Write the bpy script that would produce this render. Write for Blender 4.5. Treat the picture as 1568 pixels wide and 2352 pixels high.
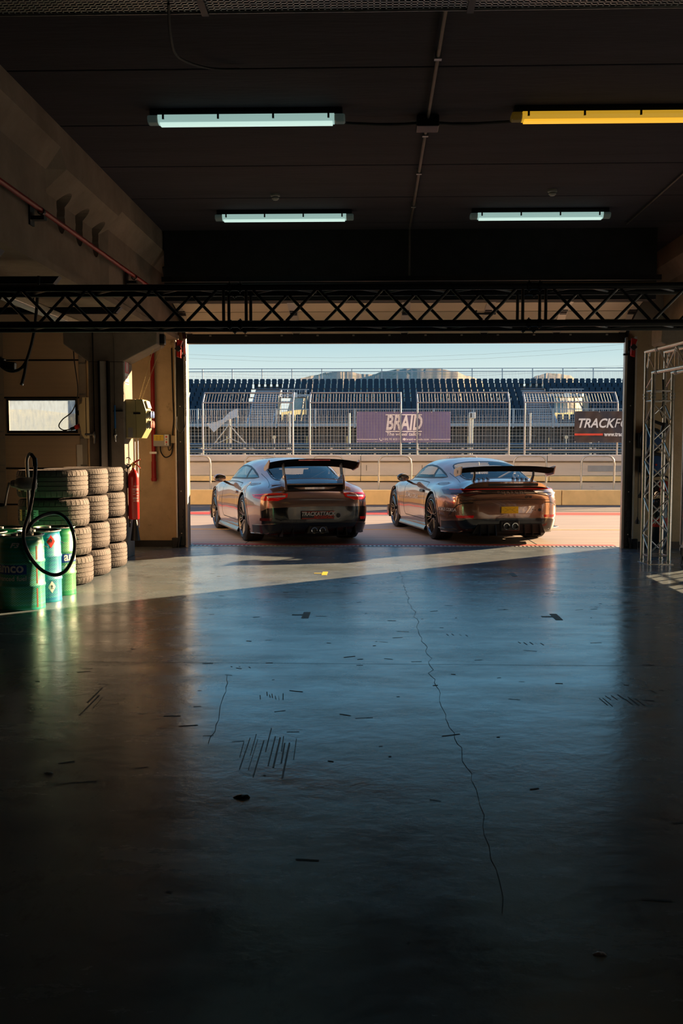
import bpy, bmesh, math, random
import numpy as np
from mathutils import Vector, Matrix
from mathutils.bvhtree import BVHTree
R = math.radians
PI = math.pi
rnd = random.Random(7)
S = bpy.context.scene
COL = S.collection
for o in list(bpy.data.objects):
    bpy.data.objects.remove(o)

# ------------------------------------------------------------------ camera
CAM_H = 1.413
cd = bpy.data.cameras.new('camera')
cam = bpy.data.objects.new('camera', cd)
COL.objects.link(cam)
cam.location = (0, 0, CAM_H)
cam.rotation_euler = (PI / 2 - 0.0765, 0, 0.0278)
cd.sensor_fit = 'HORIZONTAL'
cd.sensor_width = 24.0
cd.lens = 2254.5 / 1568 * 24.0
cd.shift_x = (784 - 795.2) / 1568
cd.shift_y = (1201.65 - 1176) / 1568
cd.clip_start = .05
cd.clip_end = 6000
S.camera = cam

# ------------------------------------------------------------------ sky, sun, exposure
SUN_AZ = (-0.751, -0.660)          # direction the light travels, on the ground
SUN_TAN = 0.28
w = bpy.data.worlds.new('sky')
S.world = w
w.use_nodes = True
nt = w.node_tree
nt.nodes.clear()
tc = nt.nodes.new('ShaderNodeTexCoord')
sx = nt.nodes.new('ShaderNodeSeparateXYZ')
cr = nt.nodes.new('ShaderNodeValToRGB')
bg = nt.nodes.new('ShaderNodeBackground')
ow = nt.nodes.new('ShaderNodeOutputWorld')
nt.links.new(tc.outputs['Generated'], sx.inputs[0])
nt.links.new(sx.outputs['Z'], cr.inputs[0])
nt.links.new(cr.outputs[0], bg.inputs[0])
nt.links.new(bg.outputs[0], ow.inputs[0])
el = cr.color_ramp.elements
SKY = [(0.0, (.86, .92, .88)), (.06, (.76, .87, .84)), (.085, (.62, .79, .79)), (.115, (.43, .66, .73)), (.16, (.34, .67, .86)),
       (.25, (.24, .60, .90)), (.45, (.14, .42, .78)), (1.0, (.07, .22, .52))]
el[0].position, el[0].color = SKY[0][0], (*SKY[0][1], 1)
el[1].position, el[1].color = SKY[-1][0], (*SKY[-1][1], 1)
for p, c in SKY[1:-1]:
    e = el.new(p)
    e.color = (*c, 1)
bg.inputs[1].default_value = 1.0
sl = bpy.data.lights.new('sun', 'SUN')
sl.energy = 24.0
sl.color = (1.0, .67, .37)
sl.angle = R(.53)
so = bpy.data.objects.new('sun', sl)
COL.objects.link(so)
so.rotation_euler = Vector((SUN_AZ[0], SUN_AZ[1], -SUN_TAN)).to_track_quat('-Z', 'Y').to_euler()
so.location = (20, 30, 20)
S.view_settings.view_transform = 'Standard'
S.view_settings.look = 'None'
S.view_settings.exposure = 0.0
S.view_settings.gamma = 1.0
S.view_settings.use_curve_mapping = False
S.cycles.max_bounces = 8
S.cycles.transparent_max_bounces = 16
S.cycles.caustics_reflective = False
S.cycles.caustics_refractive = False
S.cycles.sample_clamp_indirect = 4.0

# ------------------------------------------------------------------ materials
MATS = {}


def pm(name, col, rough=.5, metal=0., var=.12, scale=6., bump=0., bscale=40., coat=0., spec=.5, trans=0., ior=1.45,
       emit=None, estr=0., alpha=1., stretch=None, rvar=0., dirt=None):
    """A noise-varied principled material (object coordinates)."""
    if name in MATS:
        return MATS[name]
    m = bpy.data.materials.new(name)
    MATS[name] = m
    m.use_nodes = True
    n, l = m.node_tree.nodes, m.node_tree.links
    b = n['Principled BSDF']
    b.inputs['Roughness'].default_value = rough
    b.inputs['Metallic'].default_value = metal
    b.inputs['Coat Weight'].default_value = coat
    b.inputs['Coat Roughness'].default_value = .04
    b.inputs['Specular IOR Level'].default_value = spec
    b.inputs['Transmission Weight'].default_value = trans
    b.inputs['IOR'].default_value = ior
    b.inputs['Alpha'].default_value = alpha
    t = n.new('ShaderNodeTexCoord')
    mp = n.new('ShaderNodeMapping')
    if stretch:
        mp.inputs['Scale'].default_value = stretch
    l.new(t.outputs['Object'], mp.inputs[0])
    nz = n.new('ShaderNodeTexNoise')
    nz.inputs['Scale'].default_value = scale
    nz.inputs['Detail'].default_value = 6
    nz.inputs['Roughness'].default_value = .6
    l.new(mp.outputs[0], nz.inputs['Vector'])
    r = n.new('ShaderNodeValToRGB')
    r.color_ramp.elements[0].position = .3
    r.color_ramp.elements[1].position = .7
    r.color_ramp.elements[0].color = (*[max(0, c * (1 - var)) for c in col], 1)
    r.color_ramp.elements[1].color = (*[min(1, c * (1 + var)) for c in col], 1)
    l.new(nz.outputs['Fac'], r.inputs[0])
    out = r.outputs[0]
    if dirt:
        nd = n.new('ShaderNodeTexNoise')
        nd.inputs['Scale'].default_value = dirt[1]
        nd.inputs['Detail'].default_value = 8
        nd.inputs['Roughness'].default_value = .7
        l.new(mp.outputs[0], nd.inputs['Vector'])
        rd = n.new('ShaderNodeValToRGB')
        rd.color_ramp.elements[0].position = dirt[2]
        rd.color_ramp.elements[1].position = dirt[2] + .12
        l.new(nd.outputs['Fac'], rd.inputs[0])
        mx = n.new('ShaderNodeMix')
        mx.data_type = 'RGBA'
        l.new(rd.outputs[0], mx.inputs[0])
        l.new(out, mx.inputs[6])
        mx.inputs[7].default_value = (*dirt[0], 1)
        out = mx.outputs[2]
    l.new(out, b.inputs['Base Color'])
    if rvar:
        mr = n.new('ShaderNodeMapRange')
        mr.inputs[3].default_value = max(0, rough - rvar)
        mr.inputs[4].default_value = rough + rvar
        l.new(nz.outputs['Fac'], mr.inputs[0])
        l.new(mr.outputs[0], b.inputs['Roughness'])
    if bump:
        nb = n.new('ShaderNodeTexNoise')
        nb.inputs['Scale'].default_value = bscale
        nb.inputs['Detail'].default_value = 5
        l.new(mp.outputs[0], nb.inputs['Vector'])
        bp = n.new('ShaderNodeBump')
        bp.inputs['Strength'].default_value = bump
        bp.inputs['Distance'].default_value = .02
        l.new(nb.outputs['Fac'], bp.inputs['Height'])
        l.new(bp.outputs[0], b.inputs['Normal'])
    if emit:
        b.inputs['Emission Color'].default_value = (*emit, 1)
        b.inputs['Emission Strength'].default_value = estr
    return m


def glass_mat(name, tint, opac=.35, rough=.0, ior=1.5):
    """Thin tinted pane: part transparent, part glossy."""
    m = bpy.data.materials.new(name)
    m.use_nodes = True
    n, l = m.node_tree.nodes, m.node_tree.links
    n.remove(n['Principled BSDF'])
    o = n['Material Output']
    tr = n.new('ShaderNodeBsdfTransparent')
    tr.inputs[0].default_value = (*tint, 1)
    gl = n.new('ShaderNodeBsdfGlossy')
    gl.inputs['Roughness'].default_value = rough
    # Schlick reflectance from the facing angle, the same on both sides of the thin pane
    fr = n.new('ShaderNodeLayerWeight')
    pw = n.new('ShaderNodeMath')
    pw.operation = 'POWER'
    pw.inputs[1].default_value = 5
    l.new(fr.outputs['Facing'], pw.inputs[0])
    ad = n.new('ShaderNodeMath')
    ad.operation = 'MULTIPLY_ADD'
    f0 = ((ior - 1) / (ior + 1)) ** 2 + opac
    ad.inputs[1].default_value = 1 - f0
    ad.inputs[2].default_value = f0
    l.new(pw.outputs[0], ad.inputs[0])
    mx = n.new('ShaderNodeMixShader')
    l.new(ad.outputs[0], mx.inputs[0])
    l.new(tr.outputs[0], mx.inputs[1])
    l.new(gl.outputs[0], mx.inputs[2])
    l.new(mx.outputs[0], o.inputs[0])
    return m


def floor_mat():
    m = bpy.data.materials.new('polished_epoxy_floor')
    m.use_nodes = True
    n, l = m.node_tree.nodes, m.node_tree.links
    b = n['Principled BSDF']
    t = n.new('ShaderNodeTexCoord')

    def noise(scale, detail=8, rough=.65, st=(1, 1, 1)):
        mp = n.new('ShaderNodeMapping')
        mp.inputs['Scale'].default_value = st
        l.new(t.outputs['Object'], mp.inputs[0])
        z = n.new('ShaderNodeTexNoise')
        z.inputs['Scale'].default_value = scale
        z.inputs['Detail'].default_value = detail
        z.inputs['Roughness'].default_value = rough
        l.new(mp.outputs[0], z.inputs['Vector'])
        return z.outputs['Fac']

    def ramp(f, stops):
        r = n.new('ShaderNodeValToRGB')
        e = r.color_ramp.elements
        e[0].position, e[0].color = stops[0][0], (*stops[0][1], 1)
        e[1].position, e[1].color = stops[-1][0], (*stops[-1][1], 1)
        for p, c in stops[1:-1]:
            q = e.new(p)
            q.color = (*c, 1)
        l.new(f, r.inputs[0])
        return r.outputs[0]
    big = ramp(noise(.9, 9), [(.3, (.115, .148, .172)), (.5, (.17, .208, .234)), (.7, (.215, .248, .265))])
    scuff = ramp(noise(2.6, 10, .72, (1, .55, 1)), [(.28, (.32, .32, .34)), (.46, (1, 1, 1))])
    spots = ramp(noise(16, 4, .5), [(.24, (.25, .25, .27)), (.31, (1, 1, 1))])
    x1 = n.new('ShaderNodeMix'); x1.data_type = 'RGBA'; x1.blend_type = 'MULTIPLY'
    x1.inputs[0].default_value = 1.0
    l.new(big, x1.inputs[6]); l.new(scuff, x1.inputs[7])
    x2 = n.new('ShaderNodeMix'); x2.data_type = 'RGBA'; x2.blend_type = 'MULTIPLY'
    x2.inputs[0].default_value = .7
    l.new(x1.outputs[2], x2.inputs[6]); l.new(spots, x2.inputs[7])
    l.new(x2.outputs[2], b.inputs['Base Color'])
    mr = n.new('ShaderNodeMapRange')
    mr.inputs[1].default_value = .3
    mr.inputs[2].default_value = .7
    mr.inputs[3].default_value = FLOOR_R[0]
    mr.inputs[4].default_value = FLOOR_R[1]
    l.new(noise(1.3, 10, .74, (.7, 1.6, 1)), mr.inputs[0])
    l.new(mr.outputs[0], b.inputs['Roughness'])
    b.inputs['Specular IOR Level'].default_value = FLOOR_R[2]
    b.inputs['Specular Tint'].default_value = (.62, .9, 1, 1)
    bp = n.new('ShaderNodeBump')
    bp.inputs['Strength'].default_value = .22
    bp.inputs['Distance'].default_value = .01
    l.new(noise(7, 6, .6), bp.inputs['Height'])
    l.new(bp.outputs[0], b.inputs['Normal'])
    return m


FLOOR_R = (.13, .34, .95)
M_FLOOR = floor_mat()
M_CONC = pm('wall_concrete', (.56, .42, .26), .85, var=.16, scale=3, bump=.25, bscale=30, dirt=((.25, .18, .11), 5, .62))
M_FACADE = pm('pale_facade_paint', (.72, .66, .58), .8, var=.06)
M_PILLAR = pm('pillar_concrete', (.26, .225, .19), .85, var=.2, scale=4, bump=.3, bscale=28, dirt=((.16, .13, .10), 7, .6))
M_BEAM = pm('beam_concrete', (.34, .26, .20), .85, var=.22, scale=2.5, bump=.3, bscale=22, dirt=((.12, .09, .08), 4, .64))
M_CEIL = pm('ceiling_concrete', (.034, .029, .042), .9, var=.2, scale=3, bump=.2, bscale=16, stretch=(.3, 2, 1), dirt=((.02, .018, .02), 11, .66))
M_DARKWALL = pm('black_painted_wall', (.012, .012, .014), .8, var=.3)
M_BLACK = pm('black_paint', (.012, .013, .016), .42, var=.3, spec=.5)
M_BLACKM = pm('black_coated_metal', (.02, .021, .024), .35, .6, var=.25)
M_RUBBER = pm('black_rubber', (.014, .014, .016), .6, var=.3)
M_ALU = pm('aluminium_tube', (.62, .59, .55), .3, .9, var=.12, scale=20, rvar=.08)
M_STEEL = pm('galvanised_steel', (.42, .42, .42), .42, .85, var=.2, scale=14)
M_STEELW = pm('light_grey_steel', (.55, .53, .50), .45, .3, var=.12)
M_PUMP = pm('pump_metal', (.62, .58, .50), .34, .55, var=.15, scale=18)
M_DULL = pm('dull_steel', (.13, .11, .10), .5, .6, var=.2)
M_CHROME = pm('chrome', (.75, .73, .7), .12, 1., var=.05)
M_DOORP = pm('cream_door_panel', (.64, .51, .37), .5, var=.05, scale=2, stretch=(.2, 1, 12), bump=.04)
M_DOORSTEEL = pm('door_stile_steel', (.50, .46, .40), .4, .4, var=.08)
M_RED = pm('red_paint', (.42, .014, .01), .28, var=.12, coat=.4)
M_REDPIPE = pm('red_pipe_paint', (.27, .006, .006), .4, var=.15)
M_BOX = pm('olive_plastic_box', (.40, .36, .19), .38, var=.08)
M_GREYP = pm('grey_plastic', (.30, .30, .29), .45, var=.06)
M_WHITE = pm('white_print', (.75, .74, .70), .5, var=.05)
M_YELL = pm('yellow_sticker', (.75, .52, .03), .5, var=.06)
M_REDL = pm('red_print', (.55, .03, .02), .5, var=.05)
M_BLUEH = pm('blue_hose', (.03, .16, .42), .4, var=.1)


# ------------------------------------------------------------------ geometry helpers
class MB:
    def __init__(s):
        s.v, s.f, s.m = [], [], []
        s.cur = 0

    def add(s, vs, fs):
        k = len(s.v)
        s.v += [tuple(p) for p in vs]
        s.f += [tuple(i + k for i in f) for f in fs]
        s.m += [s.cur] * len(fs)
        return s

    def box(s, c, d, rot=None):
        x, y, z = d[0] / 2, d[1] / 2, d[2] / 2
        P = [Vector((a, b, e)) for e in (-z, z) for a, b in ((-x, -y), (x, -y), (x, y), (-x, y))]
        if rot is not None:
            P = [rot @ p for p in P]
        C = Vector(c)
        return s.add([p + C for p in P], [(3, 2, 1, 0), (4, 5, 6, 7), (0, 1, 5, 4), (1, 2, 6, 5), (2, 3, 7, 6), (3, 0, 4, 7)])

    def bx(s, x0, x1, y0, y1, z0, z1):
        return s.box(((x0 + x1) / 2, (y0 + y1) / 2, (z0 + z1) / 2), (abs(x1 - x0), abs(y1 - y0), abs(z1 - z0)))

    def cyl(s, a, b, r, n=10, r2=None, cap=True):
        a, b = Vector(a), Vector(b)
        r2 = r if r2 is None else r2
        d = (b - a)
        q = d.to_track_quat('Z', 'Y')
        u, v = q @ Vector((1, 0, 0)), q @ Vector((0, 1, 0))
        A = [a + (u * math.cos(t) + v * math.sin(t)) * r for t in [2 * PI * i / n for i in range(n)]]
        B = [b + (u * math.cos(t) + v * math.sin(t)) * r2 for t in [2 * PI * i / n for i in range(n)]]
        F = [(i, (i + 1) % n, n + (i + 1) % n, n + i) for i in range(n)]
        if cap:
            F += [tuple(range(n - 1, -1, -1)), tuple(range(n, 2 * n))]
        return s.add(A + B, F)

    def tube(s, pts, r, n=8, closed=False, smooth=0):
        P = [Vector(p) for p in pts]
        if smooth:
            P = catmull(P, smooth, closed)
        m = len(P)
        vs = []
        up = None
        for i, p in enumerate(P):
            if closed:
                d = P[(i + 1) % m] - P[i - 1]
            else:
                d = P[min(i + 1, m - 1)] - P[max(i - 1, 0)]
            d.normalize()
            if up is None:
                up = Vector((0, 0, 1)) if abs(d.z) < .9 else Vector((1, 0, 0))
            u = d.cross(up)
            if u.length < 1e-6:
                u = d.cross(Vector((0, 1, 0)))
            u.normalize()
            up = u.cross(d)
            up.normalize()
            rr = r(i / (m - 1)) if callable(r) else r
            vs += [p + (u * math.cos(t) + up * math.sin(t)) * rr for t in [2 * PI * k / n for k in range(n)]]
        F = []
        for i in range(m if closed else m - 1):
            j = (i + 1) % m
            F += [(i * n + k, i * n + (k + 1) % n, j * n + (k + 1) % n, j * n + k) for k in range(n)]
        if not closed:
            F += [tuple(range(n - 1, -1, -1)), tuple(range((m - 1) * n, m * n))]
        return s.add(vs, F)

    def lathe(s, prof, n=24, c=(0, 0, 0), axis='z', closed=False):
        vs = []
        for i in range(n):
            t = 2 * PI * i / n
            for r, h in prof:
                if axis == 'z':
                    p = (c[0] + r * math.cos(t), c[1] + r * math.sin(t), c[2] + h)
                elif axis == 'x':
                    p = (c[0] + h, c[1] + r * math.cos(t), c[2] + r * math.sin(t))
                else:
                    p = (c[0] + r * math.sin(t), c[1] + h, c[2] + r * math.cos(t))
                vs.append(p)
        k = len(prof)
        F = []
        for i in range(n):
            j = (i + 1) % n
            for a in range(k if closed else k - 1):
                b = (a + 1) % k
                F.append((i * k + a, j * k + a, j * k + b, i * k + b))
        return s.add(vs, F)

    def prism(s, poly, a0, a1, axis='y'):
        """Extrude a 2-D polygon: axis y takes (x,z), x takes (y,z), z takes (x,y)."""
        def P(p, a):
            return (p[0], a, p[1]) if axis == 'y' else (a, p[0], p[1]) if axis == 'x' else (p[0], p[1], a)
        n = len(poly)
        return s.add([P(p, a0) for p in poly] + [P(p, a1) for p in poly],
                     [tuple(range(n)), tuple(range(2 * n - 1, n - 1, -1))] + [(i, n + i, n + (i + 1) % n, (i + 1) % n) for i in range(n)])

    def grid(s, rows):
        """rows of points -> quads"""
        k = len(rows[0])
        return s.add([p for r_ in rows for p in r_], [(i * k + j, i * k + j + 1, (i + 1) * k + j + 1, (i + 1) * k + j)
                                                      for i in range(len(rows) - 1) for j in range(k - 1)])

    def mesh(s, name, mats, smooth=False, fix=True):
        me = bpy.data.meshes.new(name)
        me.from_pydata(s.v, [], s.f)
        ms = mats if isinstance(mats, (list, tuple)) else [mats]
        for q in ms:
            me.materials.append(q)
        if len(ms) > 1:
            me.polygons.foreach_set('material_index', s.m)
        if fix:
            bm = bmesh.new()
            bm.from_mesh(me)
            bmesh.ops.recalc_face_normals(bm, faces=bm.faces)
            bm.to_mesh(me)
            bm.free()
        if smooth:
            me.polygons.foreach_set('use_smooth', [True] * len(me.polygons))
            me.set_sharp_from_angle(angle=R(smooth if smooth > 1 else 40))
        me.update()
        return me

    def build(s, name, mats, parent=None, smooth=False, bevel=0, loc=None, rot=None, fix=True):
        return obj(name, s.mesh(name, mats, smooth, fix), parent, bevel, loc, rot)


def obj(name, me, parent=None, bevel=0, loc=None, rot=None):
    o = bpy.data.objects.new(name, me)
    COL.objects.link(o)
    if parent is not None:
        o.parent = parent
    if loc is not None:
        o.location = loc
    if rot is not None:
        o.rotation_euler = rot
    if bevel:
        b = o.modifiers.new('bevel', 'BEVEL')
        b.width = bevel
        b.segments = 2
        b.limit_method = 'ANGLE'
        b.angle_limit = R(40)
    return o


def catmull(P, k, closed=False):
    out = []
    n = len(P)
    for i in range(n if closed else n - 1):
        if closed:
            a, b, c, d = P[i - 1], P[i], P[(i + 1) % n], P[(i + 2) % n]
        else:
            a, b, c, d = P[max(i - 1, 0)], P[i], P[i + 1], P[min(i + 2, n - 1)]
        for j in range(k):
            t = j / k
            out.append(.5 * ((2 * b) + (c - a) * t + (2 * a - 5 * b + 4 * c - d) * t * t + (3 * b - a - 3 * c + d) * t ** 3))
    if not closed:
        out.append(P[-1])
    return out


def thing(name, label, cat, loc=(0, 0, 0), rz=0., group=None):
    o = bpy.data.objects.new(name, None)
    COL.objects.link(o)
    o.location = loc
    o.rotation_euler = (0, 0, rz)
    o.empty_display_size = .1
    return tag(o, label, cat, group)


def tag(o, label=None, cat=None, group=None, kind=None):
    if label:
        o['label'] = label
    if cat:
        o['category'] = cat
    if group:
        o['group'] = group
    if kind:
        o['kind'] = kind
    return o


def struct(o):
    o['kind'] = 'structure'
    return o


def stuff(o):
    o['kind'] = 'stuff'
    return o


def dup(o, loc=None, rz=None, label=None, parent=None):
    c = o.copy()
    COL.objects.link(c)
    c.parent = parent
    if loc is not None:
        c.location = loc
    if rz is not None:
        c.rotation_euler = (0, 0, rz)
    if label:
        c['label'] = label
    for ch in list(o.children):
        dup(ch, parent=c)
    return c


def text_mesh(body, size, bold=0., shear=0., align='CENTER', spacing=1., sxs=1., extrude=.0):
    cu = bpy.data.curves.new('lettering', 'FONT')
    cu.body = body
    cu.size = size
    cu.offset = bold
    cu.shear = shear
    cu.align_x = align
    cu.align_y = 'CENTER'
    cu.space_character = spacing
    cu.extrude = extrude
    cu.resolution_u = 3
    o = bpy.data.objects.new('lettering', cu)
    COL.objects.link(o)
    bpy.context.view_layer.update()
    dg = bpy.context.evaluated_depsgraph_get()
    me = bpy.data.meshes.new_from_object(o.evaluated_get(dg))
    bpy.data.objects.remove(o)
    bpy.data.curves.remove(cu)
    if sxs != 1:
        for v in me.vertices:
            v.co.x *= sxs
    return me


def text(body, size, mat, parent=None, loc=(0, 0, 0), rot=(PI / 2, 0, 0), name='lettering', fn=None, **kw):
    """Flat lettering; fn maps (x, y) of the print to a 3-D point."""
    me = text_mesh(body, size, **kw)
    me.name = name
    me.materials.clear()
    me.materials.append(mat)
    if fn:
        for v in me.vertices:
            v.co = fn(v.co.x, v.co.y)
        o = obj(name, me, parent)
    else:
        o = obj(name, me, parent, loc=loc, rot=rot)
    return o

# ================================================================== STRUCTURE
struct(MB().bx(-11, 6.1, -4, 14.02, -.2, 0).build('floor', M_FLOOR))
FLOOR = bpy.data.objects['floor']
tag(FLOOR, 'blue-grey polished garage floor with scuffs and cracks')
# joints, cracks and rubber marks lying in the floor surface
M_CRACK = pm('crack_dirt', (.07, .09, .105), .8, var=.3)
M_SKID = pm('rubber_mark', (.03, .036, .042), .55, var=.5, scale=30)


def strip_on_floor(pts, wd, z=.0012):
    b = MB()
    P = [Vector((p[0], p[1], z)) for p in pts]
    L, Rr = [], []
    for i, p in enumerate(P):
        d = P[min(i + 1, len(P) - 1)] - P[max(i - 1, 0)]
        q = Vector((-d.y, d.x, 0)).normalized() * wd / 2 * rnd.uniform(.5, 1.3)
        L.append(p + q)
        Rr.append(p - q)
    return b.grid([L, Rr])


def jag(p0, p1, n, a):
    return [(p0[0] + (p1[0] - p0[0]) * i / n + rnd.uniform(-a, a), p0[1] + (p1[1] - p0[1]) * i / n + rnd.uniform(-a, a)) for i in range(n + 1)]


strip_on_floor([(-2.9, 6.37), (3.6, 6.33)], .006).build('expansion_joint', M_CRACK, FLOOR)
crack = jag((.30, 11.6), (.33, 8.6), 30, .012) + jag((.35, 8.5), (.38, 6.2), 20, .02) + jag((.36, 6.1), (.42, 4.2), 22, .014) + jag((.43, 4.1), (.40, 2.9), 12, .012)
strip_on_floor(crack, .0028).build('floor_crack', M_CRACK, FLOOR)
strip_on_floor(jag((-.9, 6.0), (-.78, 4.6), 14, .012), .003).build('floor_crack', M_CRACK, FLOOR)
for x, y, n, dx, dy, ln in [(1.27, 5.55, 9, .03, .0, .22), (1.62, 5.72, 4, .05, .02, .09), (-.62, 4.75, 12, .022, 0, .55), (-.65, 5.55, 7, .022, 0, .16),
                            (-.93, 6.25, 3, .06, .0, .03), (1.05, 7.1, 5, .04, .0, .1), (.55, 7.4, 4, .05, .0, .08), (-1.6, 5.6, 3, .03, -.1, .5)]:
    b = MB()
    for i in range(n):
        x0 = x + i * dx + rnd.uniform(-.008, .008)
        y0 = y + i * dy + rnd.uniform(-.3, .3) * ln
        wd = rnd.uniform(.002, .009)
        l_ = ln * rnd.uniform(.4, 1)
        b.add([(x0, y0, .0013), (x0 + wd, y0, .0013), (x0 + wd + .012, y0 - l_, .0013), (x0 + .012, y0 - l_, .0013)], [(0, 1, 2, 3)])
    b.build('rubber_mark', M_SKID, FLOOR)
b = MB()
for i in range(190):
    x, y = rnd.uniform(-2.4, 3.2), rnd.uniform(3, 11)
    a = rnd.uniform(-.5, .5)
    l_, q = rnd.uniform(.004, .05), rnd.uniform(.003, .007)
    d = Vector((math.cos(a), math.sin(a), 0)) * l_
    e = Vector((-math.sin(a), math.cos(a), 0)) * q
    c = Vector((x, y, .0014))
    b.add([c - d - e, c + d - e, c + d + e, c - d + e], [(0, 1, 2, 3)])
stuff(b.build('floor_nick', M_CRACK, FLOOR))

# ceiling: slab deck above, hollow-core planks below
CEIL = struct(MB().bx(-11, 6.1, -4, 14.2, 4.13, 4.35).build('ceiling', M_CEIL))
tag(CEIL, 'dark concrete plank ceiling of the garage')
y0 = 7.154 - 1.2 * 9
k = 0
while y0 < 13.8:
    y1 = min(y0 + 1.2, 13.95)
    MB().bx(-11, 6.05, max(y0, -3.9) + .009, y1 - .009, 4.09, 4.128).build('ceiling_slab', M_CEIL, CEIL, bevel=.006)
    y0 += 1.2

fw = MB().bx(-11, 6.1, 13.97, 14.27, 3.1, 8.5)
struct(fw.build('wall_front', M_FACADE))
struct(MB().bx(-4.08, -2.68, 13.97, 14.27, 0, 3.1).build('wall_front_left', M_CONC))
struct(MB().bx(3.52, 6.1, 13.97, 14.03, 0, 3.1).build('wall_front_right', M_CONC))
M_BACKW = pm('dark_grey_wall', (.055, .06, .07), .7, var=.2)
struct(MB().bx(-11.2, -11, -4, 14.27, 0, 4.35).build('wall_left', M_CONC))
struct(MB().bx(-11.2, 6.1, -4.2, -4, 0, 4.35).build('wall_back', M_BACKW))
struct(MB().bx(-2.6, 3.45, 12.3, 12.5, 3.232, 4.09).build('wall_upper', M_DARKWALL))
wr = MB().bx(6.0, 6.1, -4, 14.27, 1.337, 4.35).bx(6.0, 6.1, -4, 14.27, 0, .08).bx(6.0, 6.1, -4, 2.2, .08, 1.337).bx(6.0, 6.1, 13.61, 14.27, .08, 1.337)  # window opening lengthened and lowered out of view to light the right bay
struct(wr.build('wall_right', M_CONC))
wn = MB()
for yy in (2.24, 3.12, 4.0, 4.88, 5.76, 6.64, 7.5, 8.38, 9.26, 10.14, 11.02, 11.9, 12.78):  # bars of the window row, including unseen panes added for sunlight
    wn.bx(6.0, 6.08, yy - .05, yy + .05, .08, 1.337)
for k in range(-10, 3):
    for j in (1, 2):
        yy = 11.06 + k * .88 + j * .27
        wn.bx(6.02, 6.05, yy - .01, yy + .01, .08, 1.337)
for zz in (.75, 1.05, 1.2):
    wn.bx(6.02, 6.05, 2.2, 13.61, zz - .01, zz + .01)
struct(wn.build('window_1', M_DOORSTEEL))
struct(MB().bx(-3.45, -2.72, 13.93, 13.97, 0, .09).build('baseboard_left', M_BLACK))
struct(MB().bx(3.62, 5.9, 13.93, 13.97, 0, .09).build('baseboard_right', M_BLACK))


def beam(name, s, x_in):
    """Precast beam along the bay; s=+1 means the garage is on its +x side."""
    def prof(web, hz):
        return [(x_in, 2.93), (x_in, 2.99), (web, 3.01), (web, hz - .12), (x_in + s * .13, hz + .06), (x_in + s * .13, 4.09),
                (x_in - s * .75, 4.09), (x_in - s * .75, 2.93)]
    b = MB()
    secs = [(-3.9, x_in, 3.86), (8.35, x_in, 3.86), (8.5, x_in - s * .07, 3.72), (10.2, x_in - s * .07, 3.72), (10.35, x_in - s * .02, 3.8), (13.95, x_in - s * .02, 3.8)]
    rows = [[(p[0], y, p[1]) for p in prof(w_, h_)] for y, w_, h_ in secs]
    n = len(rows[0])
    b.add([p for r_ in rows for p in r_], [(i * n + j, i * n + (j + 1) % n, (i + 1) * n + (j + 1) % n, (i + 1) * n + j) for i in range(len(rows) - 1) for j in range(n)]
          + [tuple(range(n)), tuple(range(len(rows) * n - 1, len(rows) * n - n - 1, -1))])
    o = b.build(name, M_BEAM)
    cut = MB()
    for y in (8.95, 9.5, 10.05):
        cut.lathe([(0, -1.0), (.12, -1.0), (.12, 1.0), (0, 1.0)], 20, (x_in - s * .2, y, 3.57), 'x')
        cut.lathe([(0, -1.0), (.12, -1.0), (.12, 1.0), (0, 1.0)], 20, (x_in - s * .2, y, 3.46), 'x')
    c = cut.build('cutter', M_BLACK)
    m = o.modifiers.new('holes', 'BOOLEAN')
    m.object = c
    m.operation = 'DIFFERENCE'
    m.use_self = True
    bpy.context.view_layer.update()
    me = bpy.data.meshes.new_from_object(o.evaluated_get(bpy.context.evaluated_depsgraph_get()))
    o.modifiers.clear()
    o.data = me
    bpy.data.objects.remove(c)
    return struct(o)


tag(beam('beam', 1, -2.75), 'long precast concrete beam overhead on the left with oval holes')
tag(beam('beam.001', -1, 4.0), 'precast concrete beam overhead on the right')


def pillar(name, x0, x1, label):
    b = MB().bx(x0, x1, 12.4, 12.85, 0, 2.5)
    b.prism([(x0, 2.5), (x1, 2.5), (x1 + .43, 2.72), (x1 + .43, 2.925), (x0 - .31, 2.925), (x0 - .31, 2.72)], 12.4, 12.85)
    return tag(struct(b.build(name, M_PILLAR, bevel=.012)), label)


pillar('pillar', -3.605, -3.155, 'concrete pillar with flared head beside the tyre stacks')
b = MB().bx(3.99, 4.44, 12.4, 12.85, 0, 2.5).prism([(3.99, 2.5), (4.44, 2.5), (4.75, 2.72), (4.75, 2.925), (3.56, 2.925), (3.56, 2.72)], 12.4, 12.85)
tag(struct(b.build('pillar.001', M_PILLAR, bevel=.012)), 'concrete pillar with flared head behind the silver truss')

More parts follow.
